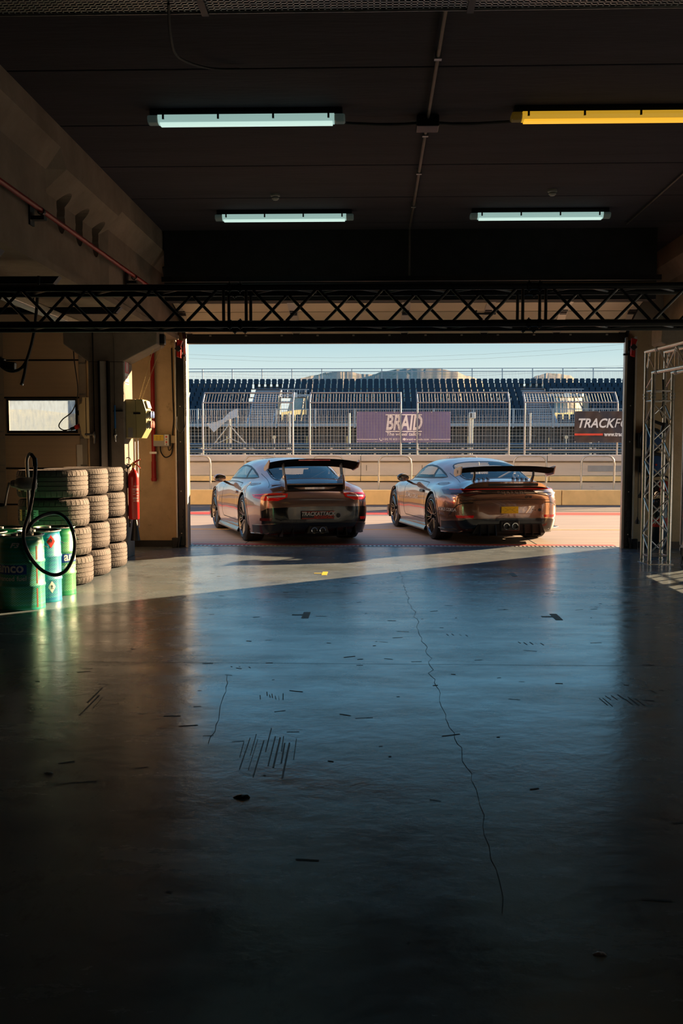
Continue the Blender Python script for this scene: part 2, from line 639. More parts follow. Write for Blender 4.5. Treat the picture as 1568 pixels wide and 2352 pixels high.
# ---- open sectional door, tipped up under the ceiling
D = thing('sectional_door', 'cream sectional door rolled up above the open garage doorway', 'garage door', (0, 0, 0))
pts = [(13.86, 2.98), (13.31, 3.23), (12.78, 3.33), (12.66, 3.62), (12.62, 4.05)]
for i in range(4):
    (ya, za), (yb, zb) = pts[i], pts[i + 1]
    d = Vector((0, yb - ya, zb - za))
    ln = d.length
    d.normalize()
    nrm = Vector((0, d.z, -d.y))
    if nrm.z < 0:
        nrm = -nrm
    c = Vector((.42, (ya + yb) / 2, (za + zb) / 2)) + nrm * .02
    ang = math.atan2(d.z, -d.y)
    rot = Matrix.Rotation(-ang, 3, 'X')
    p = MB().box((0, 0, 0), (6.1, ln - .012, .04), rot)
    panel = p.build('door_panel', M_DOORP, D, bevel=.004, loc=c)
    q = MB()
    for xx in (-3.0, -1.5, 0, 1.1, 2.1, 3.0):
        q.box(Vector((xx, 0, 0)) - nrm * .024, (.11 if abs(xx) < 2.9 else .07, ln - .03, .006), rot)
    q.build('stile', M_DOORSTEEL, panel)
    q = MB()
    for xx in (-3.0, -1.5, 0, 1.1, 2.1, 3.0):
        for e in (-1, 1):
            q.box(Vector((xx, 0, 0)) - nrm * .03 + d * e * (ln / 2 - .04), (.09, .05, .012), rot)
    q.build('hinge', M_BLACKM, panel)
    MB().box(Vector((0, 0, 0)) - nrm * .0225 + d * .09, (6.08, .006, .004), rot).build('rib_line', M_BLACKM, panel)
MB().bx(-2.62, 3.47, 13.82, 13.9, 2.865, 3.01).build('bottom_seal', M_BLACK, D, bevel=.01)
q = MB()
for i in range(12):
    q.bx(-2.3 + i * .5, -2.27 + i * .5, 13.81, 13.82, 2.965, 2.985)
q.build('seal_screw', M_STEEL, D)
MB().tube([(1.35, 13.2, 3.22), (1.35, 13.17, 3.18), (1.6, 13.17, 3.18), (1.6, 13.2, 3.22)], .014).build('handle', M_BLACK, D)
MB().bx(-2.55, 3.4, 11.9, 11.96, 3.40, 3.46).build('top_rail', M_BLACKM, D)
MB().cyl((-2.6, 12.1, 3.36), (3.45, 12.1, 3.36), .03).build('torsion_shaft', M_BLACKM, D)
for xx in (-2.66, 3.5):
    q = MB().tube([(xx, 13.9, 2.95), (xx, 13.75, 3.12), (xx, 13.3, 3.3), (xx, 12.85, 3.4), (xx, 12.6, 3.7)], .03, 6)
    q.build('curved_track', M_BLACKM, D)

# ---- door tracks at both jambs
for s, x, side in ((-1, -2.66, 'left'), (1, 3.5, 'right')):
    t = thing('door_track', f'vertical steel door track at the {side} edge of the open doorway', 'door track', (x, 13.9, 0))
    MB().bx(-.015, .015, -.03, .06, .0, 2.95).build('jamb_strip', M_STEELW, t)
    MB().bx(s * .02, s * .115, -.05, .02, .03, 2.9).build('guide_channel', M_BLACKM, t, bevel=.004)
    MB().bx(s * .12, s * .14, -.07, .06, .12, 2.95).build('guide_flange', M_STEELW, t)
    q = MB().bx(s * .11, s * .2, -.1, -.02, 0, .14)
    q.prism([(s * .10, 0), (s * .14, .0), (s * .11, .16), (s * .07, .16)], -.1, -.04)
    q.build('foot_block', M_BLACK, t, bevel=.005)
    q = MB()
    for k in range(5):
        q.lathe([(0, 0), (.03, 0), (.03, -.012), (0, -.012)], 12, (s * .068, -.052, .3 + k * .055), 'y')
    q.build('track_slot', M_BLACK, t)
    for zz in (.2, .8, 1.5, 2.0):
        MB().lathe([(0, -.008), (.008, -.006), (.01, 0)], 8, (s * .068, -.05, zz), 'y').build('bolt', M_STEEL, t)
    q = MB().prism([(-.03, 2.68), (.03, 2.66), (.03, 2.82), (.06, 2.9), (-.02, 2.92)], -.16, -.10)
    rd = q.build('safety_catch', M_RED, t, bevel=.006, loc=(s * .06, 0, 0))
    MB().box((0, -.18, 2.79), (.07, .04, .07), Matrix.Rotation(PI / 4, 3, 'Y')).build('catch_knob', M_BLACK, rd, bevel=.006)
    MB().bx(s * .02, s * .06, -.1, .02, 2.72, 2.75).bx(-.05, .02, -.09, -.05, 2.69, 2.715).build('catch_bracket', M_BLACKM, t)

# ---- closed sectional door of the next bay
D2 = thing('sectional_door', 'closed cream sectional door with a frosted window in the next bay', 'garage door', (0, 14.0, 0))
xl, xr = -9.6, -4.09
zs = [0, .06, .60, 1.12, 1.60, 2.13, 2.66, 3.2]
for a, c in zip(zs[:-1], zs[1:]):
    if abs(a - 1.60) < .01:
        MB().bx(xl, -9.0, 0, .04, a + .006, c - .006).bx(-8.0, -7.3, 0, .04, a + .006, c - .006).bx(-6.3, -5.23, 0, .04, a + .006, c - .006).bx(-9.0, -6.3, 0, .04, a + .006, a + .055).bx(-9.0, -6.3, 0, .04, c - .035, c - .006).bx(-4.25, xr, 0, .04, a + .006, c - .006).bx(-5.23, -4.25, 0, .04, a + .006, a + .055).bx(-5.23, -4.25, 0, .04, c - .035, c - .006).build('door_panel', M_DOORP, D2)  # far-left openings are added, out of view, to admit sun
    else:
        MB().bx(xl, xr, 0, .04, a + .006, c - .006).build('door_panel', M_DOORP, D2, bevel=.004)
q = MB()
for zz in zs[1:]:
    q.bx(xl, xr, -.004, .02, zz - .012, zz + .012)
for x0_, x1_ in ((-5.5, -5.42), (-5.39, -5.31)):
    pass
q.build('panel_joint', M_BLACK, D2)
for x0_ in (-5.50, -5.385, -6.9, -4.2):
    MB().bx(x0_, x0_ + .10, -.012, 0, .07, 3.15).build('stile', M_DOORSTEEL, D2)
q = MB()
for zz in zs[2:]:
    for x0_ in (-5.45, -5.335, -4.15):
        for dz in (-.055, .035):
            q.bx(x0_ - .045, x0_ + .045, -.02, -.012, zz + dz, zz + dz + .02)
q.build('hinge', M_STEEL, D2)
M_FROST = bpy.data.materials.new('frosted_pane')
M_FROST.use_nodes = True
n_, l_ = M_FROST.node_tree.nodes, M_FROST.node_tree.links
n_.remove(n_['Principled BSDF'])
mx = n_.new('ShaderNodeMixShader')
tl = n_.new('ShaderNodeBsdfTranslucent')
tl.inputs[0].default_value = (.24, .30, .37, 1)
tp = n_.new('ShaderNodeBsdfTransparent')
tp.inputs[0].default_value = (.9, .93, .95, 1)
nz = n_.new('ShaderNodeTexNoise')
nz.inputs['Scale'].default_value = 9
nz.inputs['Detail'].default_value = 8
mpp = n_.new('ShaderNodeMapping')
mpp.inputs['Scale'].default_value = (3, 1, 1)
tcc = n_.new('ShaderNodeTexCoord')
l_.new(tcc.outputs['Object'], mpp.inputs[0])
l_.new(mpp.outputs[0], nz.inputs[0])
mrr = n_.new('ShaderNodeMapRange')
mrr.inputs[1].default_value, mrr.inputs[2].default_value = .3, .7
mrr.inputs[3].default_value, mrr.inputs[4].default_value = .25, .55
l_.new(nz.outputs[0], mrr.inputs[0])
l_.new(mrr.outputs[0], mx.inputs[0])
l_.new(tl.outputs[0], mx.inputs[1])
l_.new(tp.outputs[0], mx.inputs[2])
l_.new(mx.outputs[0], n_['Material Output'].inputs[0])
fr = MB().bx(-5.25, -4.23, -.015, .0, 1.625, 1.66).bx(-5.25, -4.23, -.015, .0, 2.09, 2.11).bx(-5.25, -5.22, -.015, 0, 1.66, 2.09).bx(-4.26, -4.23, -.015, 0, 1.66, 2.09).build('window_frame', M_BLACK, D2)
MB().bx(-5.22, -4.26, .01, .014, 1.66, 2.09).build('pane', M_FROST, fr)
for x_ in (-7.3, -9.0):  # unseen extra panes, added to let sun brighten the left bay
    MB().bx(x_ + .01, x_ + .99, .01, .014, 1.66, 2.09).build('pane', M_FROST, D2)
MB().bx(-4.25, -4.17, -.018, -.012, 1.12, 1.46).build('notice', M_WHITE, D2)
MB().bx(-4.05, -4.02, -.03, -.005, 0, 3.2).build('edge_trim', M_DOORSTEEL, D2)

# ================================================================== CEILING FITTINGS
def lamp(x, y, label, col, name='ceiling_light'):
    t = thing(name, label, 'ceiling light', (x, y, 4.09), group='tube lights on the ceiling')
    L = 1.568
    M = pm('lit_diffuser_' + ('y' if col[2] < .3 else 'w'), (.5, .5, .5), .4, var=.02, emit=col, estr=LAMP_E * .62)
    MT = pm('lit_tube_' + ('y' if col[2] < .3 else 'w'), (.5, .5, .5), .4, var=.02, emit=(min(1, col[0] * 1.15), col[1], col[2] * .97), estr=LAMP_E * 1.2)
    ME = pm('clear_end_' + ('y' if col[2] < .3 else 'w'), (.16, .12, .07), .2, var=.1, emit=col, estr=.03)
    MB().bx(.02, L - .02, -.055, .055, -.05, -.0).build('housing', M_BLACKM, t, bevel=.006)
    prof = [(-.06, -.05), (.06, -.05), (.06, -.075), (.042, -.105), (.0, -.115), (-.042, -.105), (-.06, -.075)]
    MB().prism(prof, .085, L - .085, 'x').build('diffuser', M, t)
    MB().prism([(-.044, -.104), (.044, -.104), (.036, -.118), (0, -.124), (-.036, -.118)], .1, L - .1, 'x').build('tube', MT, t)
    for a, c in ((0, .085), (L - .085, L)):
        MB().prism(prof, a, c, 'x').build('end_cap', ME, t, bevel=.012)
    for k in range(4):
        xx = .13 + k * (L - .26) / 3
        MB().bx(xx - .008, xx + .008, -.068, -.052, -.085, -.03).build('clip', M_BLACK, t)
    return t


LAMP_E = .85
WHT, YEL = (.50, .80, .74), (.90, .48, .02)
lamp(-1.80, 8.0, 'white tube light on the ceiling, nearer one on the left', WHT)
lamp(1.076, 8.0, 'yellow glowing tube light on the ceiling', YEL)
lamp(-1.80, 11.32, 'white tube light on the ceiling, farther one on the left', WHT)
lamp(1.076, 11.32, 'white tube light on the ceiling, right of the conduit', WHT)

# conduit, junction box and the sagging cables between the lamps
t = thing('ceiling_conduit', 'thin steel conduit running down the middle of the ceiling', 'conduit', (.43, 8.2, 4.09))
q = MB().cyl((0, -5.5, -.03), (0, 3.94, -.03), .014)
q.cyl((0, 3.94, -.03), (0, 3.94, -.6), .014)
q.build('pipe', M_DULL, t, smooth=True)
MB().bx(-.09, .09, -.09, .09, -.1, -.01).build('junction_box', M_BLACKM, t, bevel=.008)
q = MB()
for yy in (-4, -2.7, -1.3, .35, 1.5, 2.8):
    q.bx(-.025, .025, yy - .02, yy + .02, -.05, 0)
q.build('pipe_clip', M_STEEL, t)
for s, xe in ((-1, -.66), (1, .66)):
    MB().tube([(s * .09, 0, -.05), (s * .3, 0, -.06), (xe, 0, -.045)], .012, 8, smooth=4).build('cable', M_RUBBER, t)
t = thing('ceiling_conduit', 'short steel conduit on the ceiling at the right edge', 'conduit', (3.0, 9, 4.09))
MB().cyl((0, .6, -.02), (0, 3, -.02), .01).build('pipe', M_DULL, t, smooth=True)

for x, y, wh in ((-1.047, 10.6, 'above the far left tube light'), (1.851, 10.5, 'above the far right tube light')):
    t = thing('smoke_detector', f'round smoke detector on the ceiling {wh}', 'smoke detector', (x, y, 4.09), group='ceiling smoke detectors')
    MB().lathe([(0, 0), (.05, 0), (.05, -.02), (.035, -.03)], 18).build('base', M_GREYP, t, smooth=True)
    MB().lathe([(.035, -.03), (.04, -.045), (.025, -.06), (0, -.062)], 18).build('sensor_head', M_GREYP, t, smooth=True)

# perforated cable tray across the top of the picture
b = MB()
ys = [5.40 + i * .032 for i in range(19)]
NX = 250
px_ = .036
for i in range(NX):
    xa = -4.4 + i * px_
    b.add([(xa, ys[0], 3.98), (xa + .009, ys[0], 3.98), (xa + .009, ys[-1], 3.98), (xa, ys[-1], 3.98)], [(0, 1, 2, 3)])
    b.add([(xa, ys[0], 3.98), (xa + .009, ys[0], 3.98), (xa + .009, ys[-1], 3.98), (xa, ys[-1], 3.98)], [(0, 1, 2, 3)]) if False else None
for yy in ys:
    b.add([(-4.4, yy, 3.98), (-4.4 + NX * px_, yy, 3.98), (-4.4 + NX * px_, yy + .014, 3.98), (-4.4, yy + .014, 3.98)], [(0, 1, 2, 3)])
t = thing('cable_tray', 'perforated steel cable tray under the ceiling at the top edge', 'cable tray', (0, 0, 0))
b.build('perforated_tray', M_STEEL, t)
MB().bx(-4.4, 4.6, 5.985, 5.99, 3.97, 4.04).bx(-4.4, 4.6, 5.39, 5.4, 3.97, 4.04).build('side_lip', M_STEEL, t)
for xx in (-3.5, -1.0, .56, 2.8, 3.9):
    MB().cyl((xx, 5.7, 3.975), (xx, 5.7, 4.09), .006).bx(xx - .02, xx + .02, 5.38, 6.0, 3.96, 3.98).build('hanger', M_BLACKM, t)
MB().tube([(-1.19, 5.85, 3.97), (-1.25, 6.2, 3.93), (-1.28, 6.6, 3.96), (-1.15, 7.0, 4.04), (-.95, 7.1, 4.07)], .008, 6, smooth=6).build('loose_cable', M_RUBBER, t)

# red sprinkler pipe along the left beam
t = thing('sprinkler_pipe', 'red pipe bracketed along the left concrete beam', 'pipe', (-2.66, 0, 3.29))
MB().cyl((0, 0, 0), (0, 12.1, .03), .021, 12).build('pipe', M_REDPIPE, t, smooth=True)
for yy in (4.2, 7.95, 11.0):
    MB().bx(-.09, .03, yy - .035, yy + .035, -.06, -.03).bx(-.09, -.075, yy - .05, yy + .05, -.1, .06).build('bracket', M_BLACK, t)
    MB().lathe([(.022, -.02), (.03, -.02), (.03, .02), (.022, .02)], 12, (0, yy, .01), 'y', True).build('pipe_clamp', M_BLACKM, t)

# black rails and a light strip hanging in the next bay
for yy, z, lab in ((6.8, 2.74, 'black steel rail under the beam, nearest at the left edge'), (8.05, 2.77, 'black steel rail under the beam, second at the left edge'), (10.0, 2.80, 'black steel rail under the beam, behind the black truss')):
    t = thing('steel_rail', lab, 'rail', (-2.6, yy, z), group='black rails of the next bay')
    MB().bx(-6, 0, -.04, -.034, -.03, .03).bx(-6, 0, .034, .04, -.03, .03).bx(-6, 0, -.04, .04, .024, .03).prism([(0, -.03), (.05, .03), (0, .03)], -.04, .04).build('channel', M_BLACK, t)
    q = MB()
    for xx in (-.75, -2.2, -4):
        q.cyl((xx - .1, 0, .03), (xx - .1, 0, (2.93 if xx > -.8 else 4.09) - z), .006, 6)
    q.build('threaded_rod', M_BLACKM, t)
t = thing('light_strip', 'long unlit aluminium light strip under the black rails', 'light strip', (-3.2, 0, 2.74))
MB().bx(-.05, .05, 5.5, 10.9, -.03, .03).build('housing', M_ALU, t, bevel=.006)
MB().bx(-.035, .035, 5.55, 10.85, -.045, -.03).build('lens', M_WHITE, t)

# ================================================================== BLACK TRUSS across the garage
T = thing('lighting_truss', 'black box truss spanning the garage below the ceiling', 'truss', (0, 6.68, 0))
zt, zb_, yn, yf_ = 2.47, 2.23, -.12, .12
for yy in (yn, yf_):
    for zz in (zt, zb_):
        MB().cyl((-4.8, yy, zz), (4.6, yy, zz), .0225, 14).build('chord', M_BLACK, T, smooth=True)
me_cache = {}
secs = [(-4.73 + 1.97 * i, -4.73 + 1.97 * (i + 1)) for i in range(5)]
off = -.92 - secs[2][0]
secs = [(a + off, c + off) for a, c in secs]
for a, c in secs:
    for yy, ph in ((yn, 0), (yf_, 1)):
        for xx in (a + .075, c - .075):
            MB().cyl((xx, yy, zb_), (xx, yy, zt), .0105, 8).build('brace', M_BLACK, T, smooth=True)
        n = 8
        x0_, x1_ = a + .11, c - .11
        for i in range(n):
            xa, xb = x0_ + (x1_ - x0_) * i / n, x0_ + (x1_ - x0_) * (i + 1) / n
            up = (i + ph) % 2 == 0
            e = .012
            MB().cyl((xa + e, yy, zt - .02 if up else zb_ + .02), (xb - e, yy, zb_ + .02 if up else zt - .02), .0105, 8).build('brace', M_BLACK, T, smooth=True)
    for zz in (zt, zb_):
        n = 8
        q = MB()
        for i in range(n):
            xa, xb = a + .1 + 1.77 * i / n, a + .1 + 1.77 * (i + 1) / n
            q.cyl((xa, yn if i % 2 else yf_, zz), (xb, yf_ if i % 2 else yn, zz), .0095, 6)
        q.build('horizontal_lacing', M_BLACK, T, smooth=True)
    for yy in (yn, yf_):
        for zz in (zt, zb_):
            q = MB().lathe([(.024, -.04), (.024, .04)], 12, (a, yy, zz), 'x')
            for dx in (-.035, .035):
                q.lathe([(.0225, -.012), (.029, -.012), (.029, .012), (.0225, .012)], 12, (a + dx, yy, zz), 'x', True)
                q.cyl((a + dx, yy - .036, zz), (a + dx, yy + .036, zz), .005, 6)
                q.cyl((a + dx, yy, zz - .036), (a + dx, yy, zz + .036), .005, 6)
            q.build('coupler', M_BLACKM, T)
for xx in (-4.8, 4.6):
    q = MB()
    for yy in (yn, yf_):
        for dx in (-.12, .12):
            q.cyl((xx + dx, yy, 0), (xx + dx, yy, zt), .0225, 10)
    q.bx(xx - .2, xx + .2, -.2, .2, 0, .012)
    q.build('support_leg', M_BLACK, T, smooth=True)

# ================================================================== SILVER TRUSS ARCH on the right
T = thing('truss_arch', 'silver box-truss tower with an arm reaching toward the camera', 'truss', (3.46, 12.1, 0), .10)
h = .12
for sx_ in (-h, h):
    MB().cyl((sx_, h, .0), (sx_, h, 2.585), .0245, 16).build('chord', M_ALU, T, smooth=True)
    MB().cyl((sx_, -h, .0), (sx_, -h, 2.315), .0245, 16).build('chord', M_ALU, T, smooth=True)
    MB().cyl((sx_, h + .0245, 2.585), (sx_, -4.2, 2.585), .0245, 16).build('chord', M_ALU, T, smooth=True)
    MB().cyl((sx_, -h + .0245, 2.315), (sx_, -4.2, 2.315), .0245, 16).build('chord', M_ALU, T, smooth=True)


def br(a, c, r=.0095):
    MB().cyl(a, c, r, 8).build('brace', M_ALU, T, smooth=True)


# tower faces
nz_ = 8
z0_, z1_ = .14, 1.95
for i in range(nz_):
    za, zb2 = z0_ + (z1_ - z0_) * i / nz_, z0_ + (z1_ - z0_) * (i + 1) / nz_
    u = 1 if i % 2 == 0 else -1
    br((-h * u, -h, za), (h * u, -h, zb2))
    br((h * u, h, za), (-h * u, h, zb2))
    br((-h, -h * u, za), (-h, h * u, zb2))
    br((h, h * u, za), (h, -h * u, zb2))
for zz in (.10, 1.98, 2.10):
    br((-h, -h, zz), (h, -h, zz))
    br((-h, h, zz), (h, h, zz))
    br((-h, -h, zz), (-h, h, zz))
    br((h, -h, zz), (h, h, zz))
for sx_ in (-h, h):
    br((sx_, h, 2.13), (sx_, -h, 2.29))
    br((sx_, h, 2.35), (sx_, h - .1, 2.57))
    br((sx_, h - .02, 2.57), (sx_, -h - .03, 2.34))
    for yy in (-.17, -.28):
        br((sx_, yy, 2.315), (sx_, yy, 2.585))
    n = 16
    for i in range(n):
        ya, yb = -.30 - 3.8 * i / n, -.30 - 3.8 * (i + 1) / n
        br((sx_, ya, 2.56 if i % 2 == 0 else 2.34), (sx_, yb, 2.34 if i % 2 == 0 else 2.56))
for i in range(8):
    br((-h, -.3 - i * .48, 2.585), (h, -.54 - i * .48, 2.585))
for a in ((-h, -h), (h, -h), (-h, h), (h, h)):
    for zz in (2.02, 2.06, .035):
        q = MB().lathe([(.0245, -.012), (.031, -.012), (.031, .012), (.0245, .012)], 14, (a[0], a[1], zz), 'z', True)
        q.build('coupler', M_STEEL, T, smooth=True)
for sx_ in (-h, h):
    for zz in (2.315, 2.585):
        for yy in (-.21, -.245):
            q = MB().lathe([(.0245, -.010), (.031, -.010), (.031, .010), (.0245, .010)], 14, (sx_, yy, zz), 'y', True)
            q.build('coupler', M_STEEL, T, smooth=True)
MB().bx(-.165, .165, -.165, .165, 0, .008).build('base_plate', M_ALU, T, bevel=.002)

t = thing('cable_bundle', 'bundle of black cables and plugs tied inside the silver truss tower', 'cable', (3.56, 12.22, 0))
for k in range(5):
    x = rnd.uniform(-.03, .03)
    MB().tube([(x, 0, 2.25), (x + .01, .0, 2.0), (x - .03 + .01 * k, .01, 1.85), (.0 + .012 * k, 0, 1.72), (.01 * k - .02, 0, 1.62 - .03 * k)], .006, 6, smooth=5).build('cable', M_RUBBER, t, smooth=True)
MB().cyl((-.13, -.02, 1.74), (-.02, -.02, 1.70), .02, 12).build('plug', M_BLACK, t, smooth=True)
MB().cyl((.0, -.02, 1.72), (-.02, -.02, 1.60), .03, 12).build('plug', M_BLACK, t, smooth=True)
MB().tube([(-.13, -.02, 1.74), (-.17, -.02, 1.76), (-.2, -.02, 1.82), (-.19, -.02, 1.75), (-.19, -.02, 1.6)], .005, 6, smooth=5).build('cable', M_RUBBER, t, smooth=True)

# wheeled display panel hanging in the arch
M_PANEL = pm('grey_panel_film', (.15, .17, .21), .35, var=.2, scale=2, stretch=(1, 6, .4), coat=.3)
M_PANELR = pm('faded_red_print', (.22, .12, .12), .4, var=.2, scale=3)
t = thing('display_panel', 'tall grey panel on wheels beside the silver truss tower', 'panel', (3.64, 10.4, 0))
MB().bx(-.012, .012, -1.6, 1.25, .27, 2.26).build('film_sheet', M_PANEL, t)
MB().bx(-.015, -.0125, -1.6, 1.08, .3, 1.1).build('printed_area', M_PANELR, t)
fr = MB().bx(-.02, .02, 1.24, 1.28, .2, 2.28).bx(-.02, .02, -1.62, 1.28, .24, .275).bx(-.02, .02, -1.62, 1.28, 2.26, 2.29).build('frame', M_STEEL, t, bevel=.004)
for yy in (1.1, -1.3):
    q = MB().lathe([(.035, -.02), (.07, -.02), (.078, 0), (.07, .02), (.035, .02)], 20, (-.02, yy, .078), 'x', True).build('caster_wheel', M_RUBBER, t, smooth=True)
    MB().lathe([(.0, -.022), (.034, -.02), (.034, .02), (0, .022)], 14, (-.02, yy, .078), 'x').build('hub', M_STEEL, q, smooth=True)
    MB().bx(-.055, -.048, yy - .02, yy + .02, .06, .25).bx(.008, .015, yy - .02, yy + .02, .06, .25).bx(-.055, .015, yy - .04, yy + .04, .17, .25).build('caster_fork', M_BLACKM, t)

# wall things behind the tower
for k, (x, z, lab) in enumerate(((3.86, 1.52, 'upper blue-faced cable reel on the wall behind the silver truss'), (3.91, 1.18, 'lower blue-faced cable reel on the wall behind the silver truss'))):
    t = thing('cable_reel', lab, 'cable reel', (x, 13.97, z), group='blue cable reels on the right wall')
    MB().lathe([(.05, -.05), (.165, -.05), (.175, -.07), (.175, -.2), (.165, -.22), (.12, -.22)], 28, axis='y').build('casing', M_BLACK, t, smooth=30)
    fc = MB().lathe([(.13, -.216), (.125, -.228), (.0, -.235)], 28, axis='y').build('face_disc', pm('blue_plastic', (.012, .07, .22), .4, var=.08), t, smooth=True)
    MB().lathe([(.015, -.236), (.014, -.242), (0, -.243)], 10, axis='y').build('centre_cap', M_REDL, fc)
    MB().bx(-.05, .05, -.06, 0, -.1, .1).bx(-.19, -.11, -.2, -.03, -.11, .1).build('bracket', M_BLACKM, t, bevel=.006)
    MB().tube([(.05, -.15, -.17), (.10, -.16, -.27), (.18, -.1, -.34), (.22, -.08, -.25)] if k == 0 else [(-.02, -.15, -.17), (-.02, -.17, -.32), (.06, -.15, -.4), (.2, -.1, -.42)], .008, 8, smooth=6).build('cable', M_RUBBER, t, smooth=True)
t = thing('wall_box', 'beige electrical box on the wall behind the upper cable reel', 'electrical box', (3.69, 13.97, 1.41))
MB().bx(-.055, .055, -.09, 0, -.12, .12).build('housing', pm('beige_plastic', (.42, .34, .22), .5, var=.06), t, bevel=.008)
MB().bx(-.05, .05, -.1, -.09, -.115, .115).build('cover', pm('beige_plastic', (.42, .34, .22), .5), t, bevel=.004)
for k, (x, zt_, zb2, lab) in enumerate(((3.70, 1.45, .74, 'shorter pull cord with a black bell handle by the right wall'), (3.665, 1.25, .38, 'longer pull cord with a black bell handle by the right wall'))):
    t = thing('pull_cord', lab, 'pull cord', (x, 13.72, 0), group='pull cords beside the right door track')
    MB().tube([(.12, .2, zt_ + .05), (.03, .1, zt_), (0, 0, zt_ - .25), (.005, 0, zb2 + .06)], .005, 6, smooth=6).build('cord', M_RUBBER, t, smooth=True)
    MB().lathe([(0, .08), (.008, .08), (.012, .05), (.028, .02), (.033, 0), (.03, -.02), (0, -.02)], 16, (0, 0, zb2)).build('bell_handle', M_BLACK, t, smooth=50)

t = thing('compressor', 'black upright compressor with a red label behind the silver truss tower', 'compressor', (3.83, 13.3, 0))
MB().lathe([(0, .06), (.09, .06), (.125, .1), (.125, .66), (.09, .72), (0, .74)], 28).build('tank', pm('dark_tank_paint', (.012, .018, .022), .3, var=.2, coat=.5), t, smooth=50)
lb = MB()
for i in range(2):
    pass
rows = [[(.127 * math.sin(a), -.127 * math.cos(a), z) for a in [(-1 + 2 * j / 12) * 1.0 for j in range(13)]] for z in (.36, .48)]
lb.grid(rows)
lab_o = lb.build('red_label', M_REDL, t)
q = MB()
for a, z, ww in ((-.62, .435, .012), (-.5, .43, .012), (-.56, .41, .01), (-.32, .425, .02), (-.1, .425, .018), (.1, .42, .018)):
    q.box((.13 * math.sin(a), -.13 * math.cos(a), z), (ww, .002, .024), Matrix.Rotation(a, 3, 'Z'))
q.build('label_mark', M_WHITE, lab_o)
MB().bx(-.11, .1, -.08, .1, .78, .98).build('motor', M_BLACK, t, bevel=.03)
MB().bx(-.02, .09, -.1, -.07, .84, .97).build('motor_plate', M_REDL, t, bevel=.006)
MB().lathe([(0, 0), (.035, 0), (.035, .02), (0, .022)], 16, (-.05, -.09, .80), 'y').build('gauge', M_CHROME, t, smooth=50)
MB().tube([(-.13, .05, .7), (-.15, .05, .95), (-.1, .05, 1.03), (.1, .05, 1.03), (.15, .05, .95), (.13, .05, .7)], .012, 8, smooth=4).build('carry_handle', M_BLACK, t, smooth=True)
MB().tube([(-.08, -.1, .76), (-.02, -.14, .82), (.05, -.13, .74), (.1, -.1, .78)], .01, 8, smooth=5).build('air_line', M_CHROME, t, smooth=True)
for a in (.5, 2.6, 4.7):
    MB().cyl((.1 * math.cos(a), .1 * math.sin(a), 0), (.1 * math.cos(a), .1 * math.sin(a), .1), .015, 8).build('leg', M_RUBBER, t)

# ================================================================== TYRE STACKS on the left
M_TYRE = pm('dusty_tyre_rubber', (.105, .09, .088), .72, var=.22, scale=7, bump=.25, bscale=60, dirt=((.07, .065, .065), 14, .6))
M_TYREG = pm('tyre_groove', (.02, .02, .02), .8)


def tyre_mesh(per, skew):
    Rr, W = .36, .302
    prof = [(.245, .035), (.30, .012), (.335, .014), (.349, .03), (.356, .055)]
    gr = (.085, .132, .178, .225)
    for g in gr:
        prof += [(.3585, g - .005), (.3495, g - .004), (.3495, g + .004), (.3585, g + .005)]
    prof += [(.356, .247), (.349, .272), (.335, .288), (.30, .29), (.245, .267)]
    zs_ = [p[1] for p in prof]
    b = MB()
    rows = []
    fr = [(0., 0), (.03, 1), (.11, 1), (.14, 0)]
    for k in range(per):
        for f, g in fr:
            row = []
            for r_, z in prof:
                sl = 0
                if g:
                    if z < .08 and z > .02 or z > .23 and z < .28:
                        sl = .008
                    elif skew and .138 < z < .172:
                        sl = .006
                a = 2 * PI * (k + f + (abs(z - .155) * skew * 4 if r_ > .34 else 0)) / per
                rr = r_ - (sl if r_ > .34 else 0)
                row.append((rr * math.cos(a), rr * math.sin(a), z))
            rows.append(row)
    n, m = len(rows), len(prof)
    fs = []
    mats = []
    for i in range(n):
        j = (i + 1) % n
        for a in range(m - 1):
            fs.append((i * m + a, j * m + a, j * m + a + 1, i * m + a + 1))
    b.add([p for r_ in rows for p in r_], fs)
    return b.mesh('tyre', M_TYRE, smooth=28)


TM1 = tyre_mesh(40, .25)
TM2 = tyre_mesh(64, .0)
RIM = MB().lathe([(.252, .03), (.24, .04), (.225, .10), (.225, .2), (.24, .25), (.256, .272), (.25, .275)], 40).add([], [])
for k in range(10):
    a = 2 * PI * k / 10
    RIM.box((.13 * math.cos(a), .13 * math.sin(a), .235), (.2, .022, .03), Matrix.Rotation(a, 3, 'Z'))
RIM.lathe([(0, .255), (.04, .25), (.045, .21)], 18)
RIMM = RIM.mesh('rim', M_BLACKM, smooth=40)
NEAR = ['bottom', 'second from the bottom', 'second from the top', 'topmost']
WHERE = ['stack nearest the green drums', 'middle tyre stack', 'stack beside the fire extinguisher']
JIT = [[(.03, 0), (.015, .005), (0, 0), (-.01, 0)], [(.02, -.005), (.01, 0), (0, .0), (0, .01)], [(.02, 0), (.015, -.005), (.005, .005), (-.01, 0)]]
